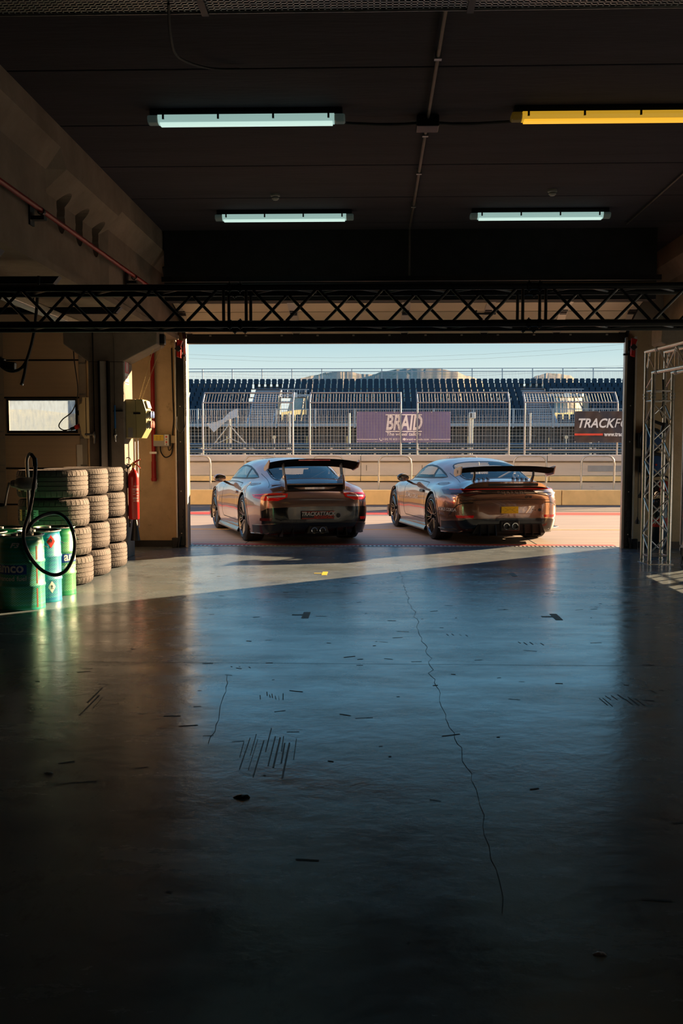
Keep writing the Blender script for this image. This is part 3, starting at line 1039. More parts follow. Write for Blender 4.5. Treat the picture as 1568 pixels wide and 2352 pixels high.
for sidx, (cx, cy) in enumerate(((-3.33, 10.13), (-3.33, 10.87), (-3.335, 11.61))):
    for k in range(4):
        t = thing('tyre', f'dusty worn racing tyre, {NEAR[k]} of the {WHERE[sidx]}', 'tyre', (cx + JIT[sidx][k][0], cy + JIT[sidx][k][1], k * .299), rnd.uniform(0, 6), group='tyres stacked by the left pillar')
        obj('tread', TM1 if sidx == 0 else TM2, t)
        if k == 3:
            obj('rim', RIMM, t)
        if sidx == 0 and k >= 2:
            for a, wd, m in ((-136, .055, M_YELL), (-117, .06, M_WHITE), (-101, .055, M_WHITE)):
                if k == 2 and a == -101:
                    pass
                a0 = R(a) - t.rotation_euler.z
                da = wd / .36 / 2
                rows = [[(.3615 * math.cos(a0 + da * (j / 4 - 1)), .3615 * math.sin(a0 + da * (j / 4 - 1)), z) for j in range(9)] for z in (.075, .19)]
                q = MB().grid(rows).build('sticker', m, t)
                tag(q, 'yellow sticker' if m is M_YELL else 'white sticker')
                mk = MB()
                for zz, w2 in ((.165, .7), (.145, .4), (.12, .8), (.1, .6)):
                    rows = [[(.3622 * math.cos(a0 + da * (w2 * j / 4 - 1)), .3622 * math.sin(a0 + da * (w2 * j / 4 - 1)), z) for j in range(7)] for z in (zz, zz + .006)]
                    mk.grid(rows)
                mk.build('sticker_print', M_BLACK, q)

# ================================================================== FUEL DRUMS
def drum_mat(name, base, stripe, dot):
    m = bpy.data.materials.new(name)
    m.use_nodes = True
    n, l = m.node_tree.nodes, m.node_tree.links
    b = n['Principled BSDF']
    b.inputs['Roughness'].default_value = .38
    b.inputs['Coat Weight'].default_value = .18
    t = n.new('ShaderNodeTexCoord')
    s_ = n.new('ShaderNodeSeparateXYZ')
    l.new(t.outputs['Object'], s_.inputs[0])

    def M(op, a, c=None):
        q = n.new('ShaderNodeMath')
        q.operation = op
        for i, v in enumerate((a, c)):
            if v is None:
                continue
            if isinstance(v, (int, float)):
                q.inputs[i].default_value = v
            else:
                l.new(v, q.inputs[i])
        return q.outputs[0]
    ang = M('ARCTAN2', s_.outputs['Y'], s_.outputs['X'])
    u = M('MULTIPLY', ang, 96.0)
    v = M('MULTIPLY', s_.outputs['Z'], 430.0)
    a = M('COSINE', u)
    c1 = M('COSINE', M('ADD', M('MULTIPLY', u, .5), M('MULTIPLY', v, .866)))
    c2 = M('COSINE', M('SUBTRACT', M('MULTIPLY', u, .5), M('MULTIPLY', v, .866)))
    tot = M('ADD', M('ADD', a, c1), c2)
    dots = M('GREATER_THAN', tot, .55)
    zone = M('LESS_THAN', s_.outputs['Z'], .515)
    low = M('GREATER_THAN', s_.outputs['Z'], .045)
    dots = M('MULTIPLY', M('MULTIPLY', dots, zone), low)
    st = M('GREATER_THAN', M('SINE', M('MULTIPLY', s_.outputs['Z'], 160.0)), .1)
    x1 = n.new('ShaderNodeMix'); x1.data_type = 'RGBA'
    l.new(st, x1.inputs[0]); x1.inputs[6].default_value = (*base, 1); x1.inputs[7].default_value = (*stripe, 1)
    x2 = n.new('ShaderNodeMix'); x2.data_type = 'RGBA'
    l.new(dots, x2.inputs[0]); l.new(x1.outputs[2], x2.inputs[6]); x2.inputs[7].default_value = (*dot, 1)
    l.new(x2.outputs[2], b.inputs['Base Color'])
    return m


DG = drum_mat('green_drum_print', (.01, .30, .15), (.01, .36, .22), (.22, .46, .34))
DT = drum_mat('green_teal_drum_print', (.012, .33, .17), (.012, .38, .29), (.20, .50, .44))
DB = drum_mat('blue_drum_print', (.008, .24, .46), (.008, .34, .46), (.22, .50, .52))
DL = drum_mat('pale_green_drum_print', (.01, .30, .10), (.015, .36, .13), (.34, .46, .27))
M_DRUMB = pm('blue_print', (.01, .07, .33), .35, var=.08, coat=.4)
M_BROWN = pm('brown_stripe', (.24, .10, .05), .4, var=.3, scale=90)
M_DLID = pm('drum_lid_dark', (.012, .03, .025), .3, var=.1, coat=.3)
RD = .193
CAMPHI = {}


def drum(name, lab, x, y, mat):
    t = thing(name, lab, 'drum', (x, y, 0), group='fuel drums on the left')
    prof = [(0, .004), (RD - .008, .004), (RD, 0), (RD + .002, .006), (RD, .018), (RD, .19), (RD + .007, .203), (RD + .007, .215), (RD, .228), (RD, .40), (RD + .007, .413), (RD + .007, .425),
            (RD, .438), (RD, .585), (RD - .006, .60), (RD - .010, .625), (RD - .008, .638), (RD + .001, .645), (RD + .003, .652), (RD - .004, .655), (RD - .008, .648)]
    MB().lathe(prof, 56).build('shell', mat, t, smooth=45)
    MB().lathe([(RD - .008, .648), (RD - .012, .636), (0, .636)], 48).build('lid', M_DLID, t, smooth=40)
    MB().lathe([(0, .655), (.03, .655), (.03, .636)], 16, (-.08, .05, 0)).lathe([(0, .652), (.018, .652), (.018, .636)], 12, (.1, -.06, 0)).build('bung', M_STEEL, t)
    MB().lathe([(RD + .001, .644), (RD + .005, .65), (RD + .001, .656), (RD - .006, .654)], 48, closed=True).build('rim_ring', M_STEEL, t, smooth=True)
    for a in (R(20), R(200)):
        c, s_ = math.cos(a), math.sin(a)
        MB().tube([(c * (RD - .002) - s_ * .03, s_ * (RD - .002) + c * .03, .545), (c * (RD + .025) - s_ * .03, s_ * (RD + .025) + c * .03, .53),
                   (c * (RD + .025) + s_ * .03, s_ * (RD + .025) - c * .03, .53), (c * (RD - .002) + s_ * .03, s_ * (RD - .002) - c * .03, .545)], .004, 6).build('grip', M_STEEL, t)
    return t


def on_drum(t, arc, z, off=.0012):
    phi = math.atan2(-t.location.y, -t.location.x)
    return lambda x, y: Vector(((RD + off) * math.cos(phi + (arc + x) / RD), (RD + off) * math.sin(phi + (arc + x) / RD), z + y))


def drum_patch(t, name, mat, arc0, arc1, z0, z1, off=.0008, par=None, dia=False):
    fn = on_drum(t, 0, 0, off)
    N = 10
    if dia:
        ca, cz, w_ = (arc0 + arc1) / 2, (z0 + z1) / 2, (arc1 - arc0) / 2
        hz = (z1 - z0) / 2
        rows = [[fn(ca + (i / N + j / N - 1) * w_, cz + (i / N - j / N) * hz) for j in range(N + 1)] for i in range(N + 1)]
    else:
        rows = [[fn(arc0 + (arc1 - arc0) * j / N, z) for j in range(N + 1)] for z in (z0, z1)]
    return MB().grid(rows).build(name, mat, par or t)


d1 = drum('fuel_drum', 'green fuel drum in front carrying the hand pump', -3.11, 8.55, DT)
bp_ = drum_patch(d1, 'name_panel', M_DRUMB, -.26, .038, .318, .418)
text('aramco', .118, M_WHITE, bp_, fn=on_drum(d1, .015, .372, .002), align='RIGHT', bold=.003, name='brand_lettering')
text('advanced fuel', .058, M_WHITE, d1, fn=on_drum(d1, .038, .28, .002), align='RIGHT', bold=.0007, name='lettering')
text('F3', .058, M_WHITE, d1, fn=on_drum(d1, -.062, .60 - .03, .0025), shear=.35, bold=.002, sxs=1.3, name='lettering')
for z0_, z1_ in ((.02, .188), (.23, .398), (.44, .56)):
    drum_patch(d1, 'brown_stripe', M_BROWN, .128, .143, z0_, z1_)
d2 = drum('fuel_drum', 'blue-green fuel drum with a red hazard diamond, behind the pump drum', -3.095, 8.97, DB)
dd = drum_patch(d2, 'hazard_diamond', pm('hazard_red', (.75, .03, .015), .4, var=.05), .062, .152, .50, .62, .0015, dia=True)
fl = MB()
fn = on_drum(d2, .107, .565, .0028)
fl.add([fn(*p) for p in ((-.012, -.008), (.012, -.008), (.014, .008), (.006, .018), (.002, .032), (-.004, .018), (-.013, .012))], [tuple(range(7))])
fl.add([fn(*p) for p in ((-.016, -.016), (.016, -.016), (.016, -.012), (-.016, -.012))], [(0, 1, 2, 3)])
fl.build('flame_symbol', M_BLACK, dd)
dd = drum_patch(d2, 'hazard_diamond', M_WHITE, .068, .15, .085, .20, .0015, dia=True)
fl = MB()
fn = on_drum(d2, .109, .142, .0028)
fl.add([fn(*p) for p in ((-.004, -.01), (.004, -.01), (.003, .02), (-.003, .02))], [(0, 1, 2, 3)])
fl.add([fn(*p) for p in ((-.014, -.018), (.018, -.018), (.018, -.014), (-.014, -.014))], [(0, 1, 2, 3)])
fl.add([fn(*p) for p in ((-.012, .008), (.012, .002), (.012, .006), (-.012, .012))], [(0, 1, 2, 3)])
fl.build('hazard_symbol', M_BLACK, dd)
d3 = drum('fuel_drum', 'pale green fuel drum nearest the tyres, third in its row', -3.09, 9.39, DL)
bp_ = drum_patch(d3, 'name_panel', M_DRUMB, .062, .36, .318, .418)
text('aramco', .118, M_WHITE, bp_, fn=on_drum(d3, .085, .372, .002), align='LEFT', bold=.003, name='brand_lettering')
text('advanced fuel', .058, M_WHITE, d3, fn=on_drum(d3, .062, .28, .002), align='LEFT', bold=.0007, name='lettering')
drum('fuel_drum', 'green fuel drum cut by the left picture edge', -3.535, 8.80, DG)
drum('fuel_drum', 'dark-topped green fuel drum at the back of the drum group', -3.52, 9.30, DG)

# hand pump on the front drum
P = thing('hand_pump', 'metal hand-crank drum pump with a looping black hose', 'pump', (-3.06, 8.62, .636))
MB().cyl((0, 0, 0), (0, 0, .50), .0155, 16).build('riser_pipe', M_PUMP, P, smooth=True)
MB().lathe([(0, 0), (.035, 0), (.035, .03), (.02, .035), (.02, .07)], 18).build('bung_adapter', M_PUMP, P, smooth=True)
PH = MB().lathe([(0, -.15), (.028, -.15), (.034, -.13), (.034, -.11), (.048, -.10), (.058, -.06), (.058, .04), (.05, .05), (0, .05)], 28, (-.0, 0, .46), 'x').build('pump_housing', M_PUMP, P, smooth=45)
MB().lathe([(0, .05), (.054, .05), (.054, .062), (.036, .062), (.03, .055), (0, .055)], 28, (.0, 0, .46), 'x').build('cover_plate', M_PUMP, P, smooth=40)
q = MB()
for i in range(8):
    a = 2 * PI * i / 8
    q.lathe([(.006, 0), (.006, .006), (0, .006)], 6, (.062, .045 * math.cos(a), .46 + .045 * math.sin(a)), 'x')
q.build('cover_bolt', M_PUMP, P)
MB().cyl((-.15, 0, .46), (-.18, 0, .46), .012).tube([(-.17, 0, .47), (-.185, -.02, .38), (-.20, -.04, .27)], .011, 8).build('crank_arm', M_PUMP, P, smooth=True)
MB().tube([(-.20, -.04, .275), (-.23, -.05, .275), (-.31, -.06, .278)], lambda u: .011 + .006 * math.sin(u * PI), 10, smooth=5).build('crank_grip', M_BLACK, P, smooth=True)
MB().tube([(0, 0, .50), (-.005, 0, .60), (.0, -.01, .68), (.03, -.02, .725), (.06, -.03, .70)], .0155, 12, smooth=6).build('spout', M_PUMP, P, smooth=True)


def hp(px_, y_, yy):
    """hose points, stored relative to the pump"""
    return (px_, yy, y_)


HOSE = [(.045, -.03, .72), (.085, -.06, .67), (.10, -.10, .57), (.095, -.15, .40), (.075, -.21, .21), (.045, -.25, .08), (.05, -.27, -.04), (.10, -.25, -.18), (.18, -.2, -.29), (.27, -.14, -.335),
        (.345, -.08, -.30), (.395, -.03, -.19), (.405, 0, -.06), (.375, .02, .06), (.32, .02, .155), (.25, .0, .20), (.18, -.05, .195), (.115, -.12, .16), (.06, -.16, .10), (.0, -.08, .035), (-.03, -.04, .02)]
MB().tube(HOSE, .0165, 12, smooth=6).build('hose', pm('black_hose', (.018, .02, .026), .3, var=.2, spec=.6), P, smooth=True)
MB().cyl((.082, -.06, .685), (.095, -.085, .62), .021, 14).build('hose_clamp', M_BLACKM, P, smooth=True)
MB().tube([(.0, -.08, .035), (-.035, -.035, .01)], .022, 12).build('nozzle', M_PUMP, P, smooth=True)

# ================================================================== THINGS ON THE LEFT PILLAR AND WALL
t = thing('fire_extinguisher', 'red fire extinguisher with a black horn on the pillar', 'fire extinguisher', (-3.075, 12.5, .50))
MB().lathe([(0, .0), (.062, .0), (.07, .012), (.07, .53), (.062, .58), (.04, .62), (.022, .635), (.018, .66), (0, .66)], 32).build('cylinder', M_RED, t, smooth=45)
MB().lathe([(.014, .655), (.016, .70), (.012, .73), (0, .735)], 14).bx(-.03, .03, -.012, .012, .69, .715).build('valve', pm('brass', (.5, .36, .12), .3, .9), t, smooth=40)
MB().prism([(.0, .72), (.03, .75), (.09, .775), (.09, .76), (.04, .73), (.01, .705)], -.012, .012).prism([(.01, .715), (.06, .70), (.095, .655), (.085, .65), (.055, .685), (.01, .7)], -.012, .012).build('lever', M_RED, t, bevel=.003)
MB().tube([(-.02, 0, .70), (-.06, -.01, .70), (-.09, -.01, .73), (-.085, -.01, .78), (-.05, -.01, .79), (-.03, 0, .76)], .006, 8, smooth=5).build('carry_ring', M_BLACKM, t, smooth=True)
MB().tube([(-.03, -.0, .69), (-.085, .0, .6), (-.085, .0, .2), (-.055, -.02, .02), (-.05, -.03, -.1)], .011, 8, smooth=6).build('discharge_hose', M_RUBBER, t, smooth=True)
MB().lathe([(.022, .0), (.028, -.02), (.062, -.27), (.058, -.27), (.02, -.02)], 20, (.02, -.03, .0)).build('horn', M_BLACK, t, smooth=40)
lb = MB().grid([[(.0708 * math.sin(a), -.0708 * math.cos(a), z) for a in [(.0 + 1.3 * j / 8) for j in range(9)]] for z in (.22, .44)]).build('label_panel', pm('label_red', (.5, .05, .04), .4), t)
q = MB()
for i, (zz, a0, a1) in enumerate(((.425, .3, .8), (.39, .05, 1.2), (.375, .05, 1.2), (.35, .1, .5), (.335, .6, 1.2), (.32, .1, .6), (.30, .7, 1.2), (.275, .1, 1.1), (.26, .1, 1.0), (.235, .15, 1.2))):
    q.grid([[(.0716 * math.sin(a0 + (a1 - a0) * j / 5), -.0716 * math.cos(a0 + (a1 - a0) * j / 5), z) for j in range(6)] for z in (zz, zz + .006)])
q.build('label_print', M_WHITE, lb)
MB().bx(-.09, -.07, -.06, .06, .45, .47).bx(-.09, -.07, -.02, .02, .4, .7).build('wall_bracket', M_BLACKM, t)

t = thing('safety_sign', 'red extinguisher sign on the sunlit pillar side', 'sign', (-3.15, 12.55, 2.38))
MB().bx(-.004, .0, -.1, .1, -.16, .16).build('plate', M_WHITE, t)
MB().bx(0, .0015, -.09, .09, -.02, .15).bx(0, .0015, -.09, .09, -.145, -.13).build('red_field', M_REDL, t)
pic = MB().prism([(-.025, .0), (.02, .0), (.02, .09), (.008, .11), (.008, .125), (-.012, .125), (-.012, .11), (-.025, .09)], .0016, .0028, 'x').prism([(.02, .12), (.05, .11), (.055, .03), (.045, .03), (.04, .1), (.02, .11)], .0016, .0028, 'x')
pic.build('pictogram', M_WHITE, t)
text('EXTINTOR', .038, M_REDL, t, loc=(.002, 0, -.075), rot=(PI / 2, 0, PI / 2), bold=.0006)

t = thing('power_box', 'olive power-socket box on the sunlit pillar side', 'electrical box', (-3.155, 12.62, 1.78))
MB().bx(0, .13, -.15, .15, -.245, .25).build('back_box', M_BOX, t, bevel=.01)
MB().prism([(.13, -.245), (.20, -.245), (.265, -.13), (.265, .10), (.22, .25), (.13, .25)], -.15, .15).build('socket_front', pm('olive_plastic_lid', (.46, .41, .2), .35, var=.06), t, bevel=.008)
for i in range(2):
    for j in range(2):
        sck = MB().lathe([(0, .0), (.05, .0), (.05, .035), (.042, .045), (0, .045)], 18, (.262, -.07 + j * .13, .06 - i * .125), 'x').build('socket', M_GREYP, t, smooth=40)
        MB().lathe([(.043, .045), (.046, .052), (0, .056)], 18, (.262, -.07 + j * .13, .06 - i * .125), 'x').build('socket_flap', M_REDL if i else pm('blue_socket', (.05, .12, .35), .4), sck, smooth=40)
MB().box((.258, 0, .185), (.02, .2, .1), Matrix.Rotation(-.29, 3, 'Y')).build('breaker_flap', M_GREYP, t, bevel=.004)
MB().bx(.10, .19, -.156, -.148, .06, .085).build('latch', M_BLACK, t, bevel=.002)
MB().bx(.03, .09, -.1515, -.15, -.235, -.11).build('rating_label', M_GREYP, t)
q = MB()
for xx in (.06, .1):
    q.cyl((xx, .05, -.24), (xx, .05, -1.4), .011, 8)
q.build('feed_conduit', M_STEELW, t, smooth=True)

t = thing('hanging_chain', 'thin chain loop hanging above the power-socket box', 'chain', (0, 0, 0))
for (a, c) in (((-2.80, 12.6, 2.74), (-3.02, 12.62, 2.02)), ((-2.70, 12.6, 2.74), (-2.99, 12.62, 2.02))):
    a, c = Vector(a), Vector(c)
    N = 42
    q = MB()
    d = (c - a) / N
    for i in range(N):
        m_ = a + d * (i + .5)
        rot = d.to_track_quat('Z', 'Y').to_matrix() @ Matrix.Rotation(PI / 2 * (i % 2), 3, 'Z')
        ln = d.length * .72
        for e in (-1, 1):
            q.box(m_ + rot @ Vector((e * .005, 0, 0)), (.0028, .0028, ln * 2 * .6), rot)
        for e in (-1, 1):
            q.box(m_ + rot @ Vector((0, 0, e * ln * .6)), (.012, .0028, .0028), rot)
    q.build('chain_run', pm('brass_chain', (.55, .42, .18), .35, .9), t)
MB().bx(-2.86, -2.66, 12.55, 12.65, 2.72, 2.86).build('chain_hoist', M_BLACKM, t, bevel=.02)

t = thing('wall_pipe', 'red downpipe on the tan wall left of the doorway', 'pipe', (-3.12, 13.88, 0))
MB().cyl((0, 0, 1.1), (0, 0, 3.02), .03, 16).build('pipe', M_REDPIPE, t, smooth=True)
MB().cyl((0, 0, .94), (0, 0, 1.22), .036, 16).lathe([(.03, .96), (.042, .95), (.042, .985), (.03, .99)], 16, closed=True).build('end_socket', M_REDPIPE, t, smooth=40)
MB().bx(-.05, .05, -.035, .09, 1.33, 1.36).build('pipe_clip', M_STEEL, t)

t = thing('control_box', 'grey door control box with a yellow sticker on the left wall', 'control box', (-3.0, 13.97, 1.52))
MB().bx(-.12, .11, -.12, 0, -.085, .085).build('housing', M_GREYP, t, bevel=.008)
st = MB().bx(-.105, .03, -.122, -.12, -.005, .075).build('sticker', M_YELL, t)
q = MB()
for i in range(5):
    for j in range(3):
        q.bx(-.095 + i * .024, -.08 + i * .024, -.123, -.122, .005 + j * .022, .009 + j * .022 + .004 * (i % 2))
q.build('sticker_print', M_BLACK, st)
MB().bx(.045, .1, -.123, -.119, -.07, .08).build('button_plate', M_WHITE, t)
q = MB()
for i, zz in enumerate((.05, .01, -.025, -.055)):
    MB().lathe([(0, -.134), (.012, -.132), (.012, -.12)], 12, (.072, 0, zz), 'y').build('push_button', (M_REDL, M_GREYP, M_REDL, M_GREYP)[i], t, smooth=40)
MB().tube([(-.03, -.06, -.085), (-.02, -.06, -.17), (.04, -.06, -.24), (.12, -.05, -.2), (.14, -.03, -.08), (.14, -.03, .1), (.16, -.03, .3), (.15, -.02, .6), (.14, -.02, 1.3)], .009, 8, smooth=6).build('cable', M_RUBBER, t, smooth=True)
MB().tube([(.08, -.06, -.085), (.09, -.06, -.14), (.12, -.05, -.12), (.14, -.03, -.05)], .006, 8, smooth=6).build('cable', M_RUBBER, t, smooth=True)
MB().bx(.12, .19, -.06, 0, -.04, .07).build('junction', pm('beige_plastic', (.42, .34, .22), .5), t, bevel=.006)
t = thing('spiral_cord', 'black coiled cord hanging beside the left door track', 'cord', (-2.62, 13.7, 0))
q = [(.012 * math.cos(i * 1.3), .012 * math.sin(i * 1.3), 2.62 - i * .0045) for i in range(170)]
MB().tube(q, .004, 5).build('coil', M_RUBBER, t, smooth=True)
MB().tube([(0, 0, 2.85), (.01, 0, 2.7), (.01, 0, 2.62)], .004, 5, smooth=4).tube([(0, 0, 1.86), (-.01, -.02, 1.72), (-.07, -.04, 1.62), (-.13, -.02, 1.7), (-.14, .05, 1.85)], .006, 6, smooth=6).build('cord_tail', M_RUBBER, t, smooth=True)

# pillar front: channel, conduit, air line
t = thing('support_channel', 'vertical galvanised channel on the pillar front', 'channel', (-3.40, 12.36, 0))
MB().bx(-.04, .045, -.02, .04, .0, 2.5).build('web', M_STEELW, t, bevel=.004)
MB().bx(.05, .075, -.05, .04, .0, 2.5).bx(-.06, -.045, -.04, .04, 0, 2.5).build('flange', M_BLACKM, t)
t = thing('air_line', 'thin air line with a blue hose and brass coupling on the pillar front', 'air line', (-3.265, 12.37, 0))
MB().cyl((0, 0, 1.95), (0, 0, 2.9), .006, 8).build('pipe', M_CHROME, t, smooth=True)
MB().cyl((0, 0, 1.66), (0, 0, 1.95), .012, 10).build('hose', M_BLUEH, t, smooth=True)
MB().lathe([(.009, 1.66), (.018, 1.64), (.018, 1.60), (.026, 1.59), (.026, 1.565), (.014, 1.55), (.014, 1.49), (0, 1.485)], 14).build('coupling', M_CHROME, t, smooth=40)
MB().bx(-.02, .1, -.005, .03, 1.87, 1.885).build('hook', M_BLACKM, t)
t = thing('air_line', 'black drain line with a coupling beside the galvanised channel', 'air line', (-3.53, 12.37, 0))
MB().cyl((0, 0, 1.62), (0, 0, 2.9), .008, 8).build('pipe', M_BLACKM, t, smooth=True)
MB().lathe([(.008, 1.62), (.018, 1.60), (.018, 1.54), (.012, 1.53), (.012, 1.47), (0, 1.465)], 14).tube([(0, 0, 1.58), (-.12, 0, 1.585)], .014, 8).build('coupling', M_STEEL, t, smooth=40)

t = thing('socket_unit', 'grey-green socket unit with a red plug beside the frosted window', 'electrical box', (-3.93, 13.4, 1.82))
MB().prism([(.12, -.28), (.12, .28), (-.02, .28), (-.03, .2), (-.07, .18), (-.07, -.05), (-.04, -.22), (.0, -.28)], -.12, .0).build('housing', pm('grey_green_plastic', (.48, .44, .30), .45, var=.06), t, bevel=.008)
MB().bx(.03, .036, -.125, -.1, -.25, .27).build('seam', M_BLACK, t)
MB().cyl((-.07, -.06, .07), (-.095, -.06, .07), .035, 14).build('socket', M_BLACK, t, smooth=40)
pl = MB().cyl((-.06, -.06, -.10), (-.14, -.06, -.13), .03, 14).build('red_plug', M_REDL, t, smooth=40)
MB().cyl((-.14, -.06, -.13), (-.2, -.06, -.15), .022, 12).build('plug_tail', M_BLACK, pl, smooth=40)
MB().tube([(-.2, -.06, -.15), (-.3, -.06, -.165), (-.36, -.07, -.11), (-.3, -.09, -.02), (-.15, -.12, .1), (-.05, -.2, .35), (.03, -.6, .75), (.1, -.9, 1.2)], .0075, 8, smooth=8).build('supply_cable', M_RUBBER, t, smooth=True)
MB().bx(.08, .16, -.02, .55, -.27, .27).build('back_plate', M_GREYP, t)

t = thing('hanging_cable', 'black hose loops hanging at the upper left below the black truss', 'cable', (-2.77, 8.0, -.05))
MB().tube([(.06, 0, 2.85), (.03, 0, 2.55), (-.0, 0, 2.36), (-.06, 0, 2.17), (-.12, .0, 2.10), (-.2, 0, 2.09), (-.27, 0, 2.13), (-.32, 0, 2.22), (-.36, 0, 2.5), (-.38, 0, 2.85)], .013, 8, smooth=6).build('hose_loop', M_RUBBER, t, smooth=True)
MB().tube([(-.06, 0, 2.17), (-.075, 0, 2.08), (-.1, 0, 1.99)], .013, 8, smooth=4).build('hose_end', M_RUBBER, t, smooth=True)
MB().cyl((-.1, 0, 1.99), (-.105, 0, 1.975), .016, 10).build('end_fitting', M_CHROME, t, smooth=True)
MB().box((-.2, 0, 2.13), (.1, .06, .07), Matrix.Rotation(.1, 3, 'Y')).box((-.27, 0, 2.17), (.06, .05, .06), Matrix.Rotation(.5, 3, 'Y')).build('connector_block', M_BLACK, t, bevel=.01)

# small things on the floor: tape marks and bits of litter
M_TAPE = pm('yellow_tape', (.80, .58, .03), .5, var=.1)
M_TAPEB = pm('dull_brown_tape', (.16, .13, .08), .6, var=.3, scale=20)  # darker, browner tone used for three of the crosses
for x, y, m, lab in ((-.62, 11.0, M_TAPE, 'bright yellow tape cross on the sunlit floor'), (1.49, 10.96, M_TAPEB, 'dull tape cross on the shaded floor at the right'), (-.64, 8.23, M_TAPEB, 'dull tape cross on the shaded floor at the left'), (1.46, 8.2, M_TAPEB, 'dull tape cross nearer the camera at the right')):
    b = MB().bx(x - .05, x + .10, y - .02, y + .02, .0005, .0022).bx(x + .04, x + .10, y - .16, y + .14, .0005, .002)
    tag(b.build('tape_mark', m), lab, 'tape', 'tape marks on the floor')
for x, y, s_, lab in ((.635, 2.665, .011, 'small white bit of litter on the dark near floor'), (-1.41, 4.14, .012, 'small pale bit of litter at the left of the dark floor'), (-.53, 3.87, .02, 'small black scrap lying on the near floor')):
    b = MB().lathe([(0, 0), (s_, .001), (s_ * .8, s_ * .5), (0, s_ * .6)], 9, (x, y, 0))
    for i in range(len(b.v)):
        v = b.v[i]
        b.v[i] = (x + (v[0] - x) * (1.6 + .5 * math.sin(i * 3.1)), y + (v[1] - y) * (.8 + .3 * math.cos(i * 2.3)), v[2])
    tag(b.build('litter_bit', M_BLACK if 'black' in lab else M_WHITE, smooth=True), lab, 'litter', 'bits of litter on the floor')

# ================================================================== OUTSIDE: ground and pit lane
M_APRON = pm('apron_concrete', (.30, .255, .225), .6, var=.16, scale=1.3, stretch=(.25, 2.5, 1), bump=.08, bscale=30, dirt=((.19, .16, .14), 2.2, .62))
M_ASPH = pm('pit_lane_asphalt', (.10, .09, .085), .8, var=.2, scale=6)
M_FIELD = pm('dry_grass_ground', (.30, .25, .10), .95, var=.35, scale=.05)
M_LINER = pm('red_road_paint', (.55, .05, .03), .6, var=.15)
M_LINEY = pm('faded_yellow_paint', (.55, .36, .12), .7, var=.2)
G = struct(MB().bx(-70, 70, 14.02, 24.4, -.2, -.003).build('ground', M_APRON))
tag(G, 'pale concrete apron outside the garage doorway')
MB().bx(-70, 70, 20.85, 21.6, -.003, .001).build('red_line', M_LINER, G)
MB().bx(-70, 70, 17.0, 17.08, -.003, .0008).build('yellow_line', M_LINEY, G)
MB().bx(-2.66, 3.5, 14.24, 14.40, -.003, .001).build('red_line', M_LINER, G)
for xx in (-6.2, -1.9, 2.4, 6.7):
    MB().bx(xx - .006, xx + .006, 14.45, 20.8, -.003, .0006).build('slab_joint', M_CRACK, G)
PL_ = struct(MB().bx(-70, 70, 21.9, 24.4, -.0025, .002).build('pavement', M_ASPH, G))
struct(MB().bx(-400, 400, 24.4, 3000, -.3, -.05).build('ground.001', M_FIELD))
struct(MB().bx(-400, 400, 29, 42, -.05, -.02).build('road', M_ASPH))
t = thing('drain_channel', 'slotted steel drain across the garage threshold', 'drain', (0, 14.12, 0))
q = MB().bx(-2.66, 3.5, -.10, -.07, -.02, .004).bx(-2.66, 3.5, .07, .10, -.02, .004)
q.build('drain_edge', M_STEEL, t)
q = MB()
for i in range(103):
    x = -2.64 + i * .06
    q.bx(x, x + .03, -.07, .07, -.02, .003)
stuff(q.build('grate_bars', M_STEELW, t))
MB().bx(-2.66, 3.5, -.07, .07, -.03, -.02).build('drain_bed', M_BLACK, t)

# ---- pit wall
M_WALLP = pm('pit_wall_concrete', (.60, .52, .43), .8, var=.12, scale=2, stretch=(.4, 1, 2), bump=.1, dirt=((.33, .26, .19), 4, .64))
M_WALLY = pm('warm_lit_wall_tint', (.86, .58, .24), .7, var=.10, scale=3, dirt=((.5, .33, .15), 5, .66))  # yellow tone holds the reflected sunlight on front blocks and ledges
W = thing('pit_wall', 'sand-coloured concrete pit wall with stepped ledges beyond the cars', 'wall', (0, 0, 0))
W['kind'] = 'structure'
for i in range(10):
    xa = -25 + i * 5.0 - .35
    MB().bx(xa + .008, xa + 4.992, 24.40, 24.7, 0, .37).build('front_block', M_WALLY, W, bevel=.012)
    MB().bx(xa + .006, xa + 4.994, 26.5, 27.3, 1.06, 1.225).build('cap_block', M_WALLP, W, bevel=.012)
    MB().bx(xa + .006, xa + 4.994, 26.6, 27.2, .67, 1.02).build('wall_block', M_WALLP, W, bevel=.01)
    MB().bx(xa + .006, xa + 4.994, 26.2, 26.62, .53, .665).build('ledge_block', M_WALLY, W, bevel=.015)
MB().bx(-25, 25, 26.66, 27.15, 0, 1.1).bx(-25, 25, 24.7, 26.3, 0, .30).bx(-25, 25, 26.3, 26.7, 0, .5).build('wall_core', M_WALLP, W)
q = MB()
for x in (1.3, 2.1, -.2):
    q.bx(x, x + .012, 26.594, 26.6, .8, .95)
q.build('wall_fitting', M_BLACK, W)
MB().bx(5.75, 6.9, 26.59, 26.6, .78, .94).build('wall_plate', M_GREYP, W)

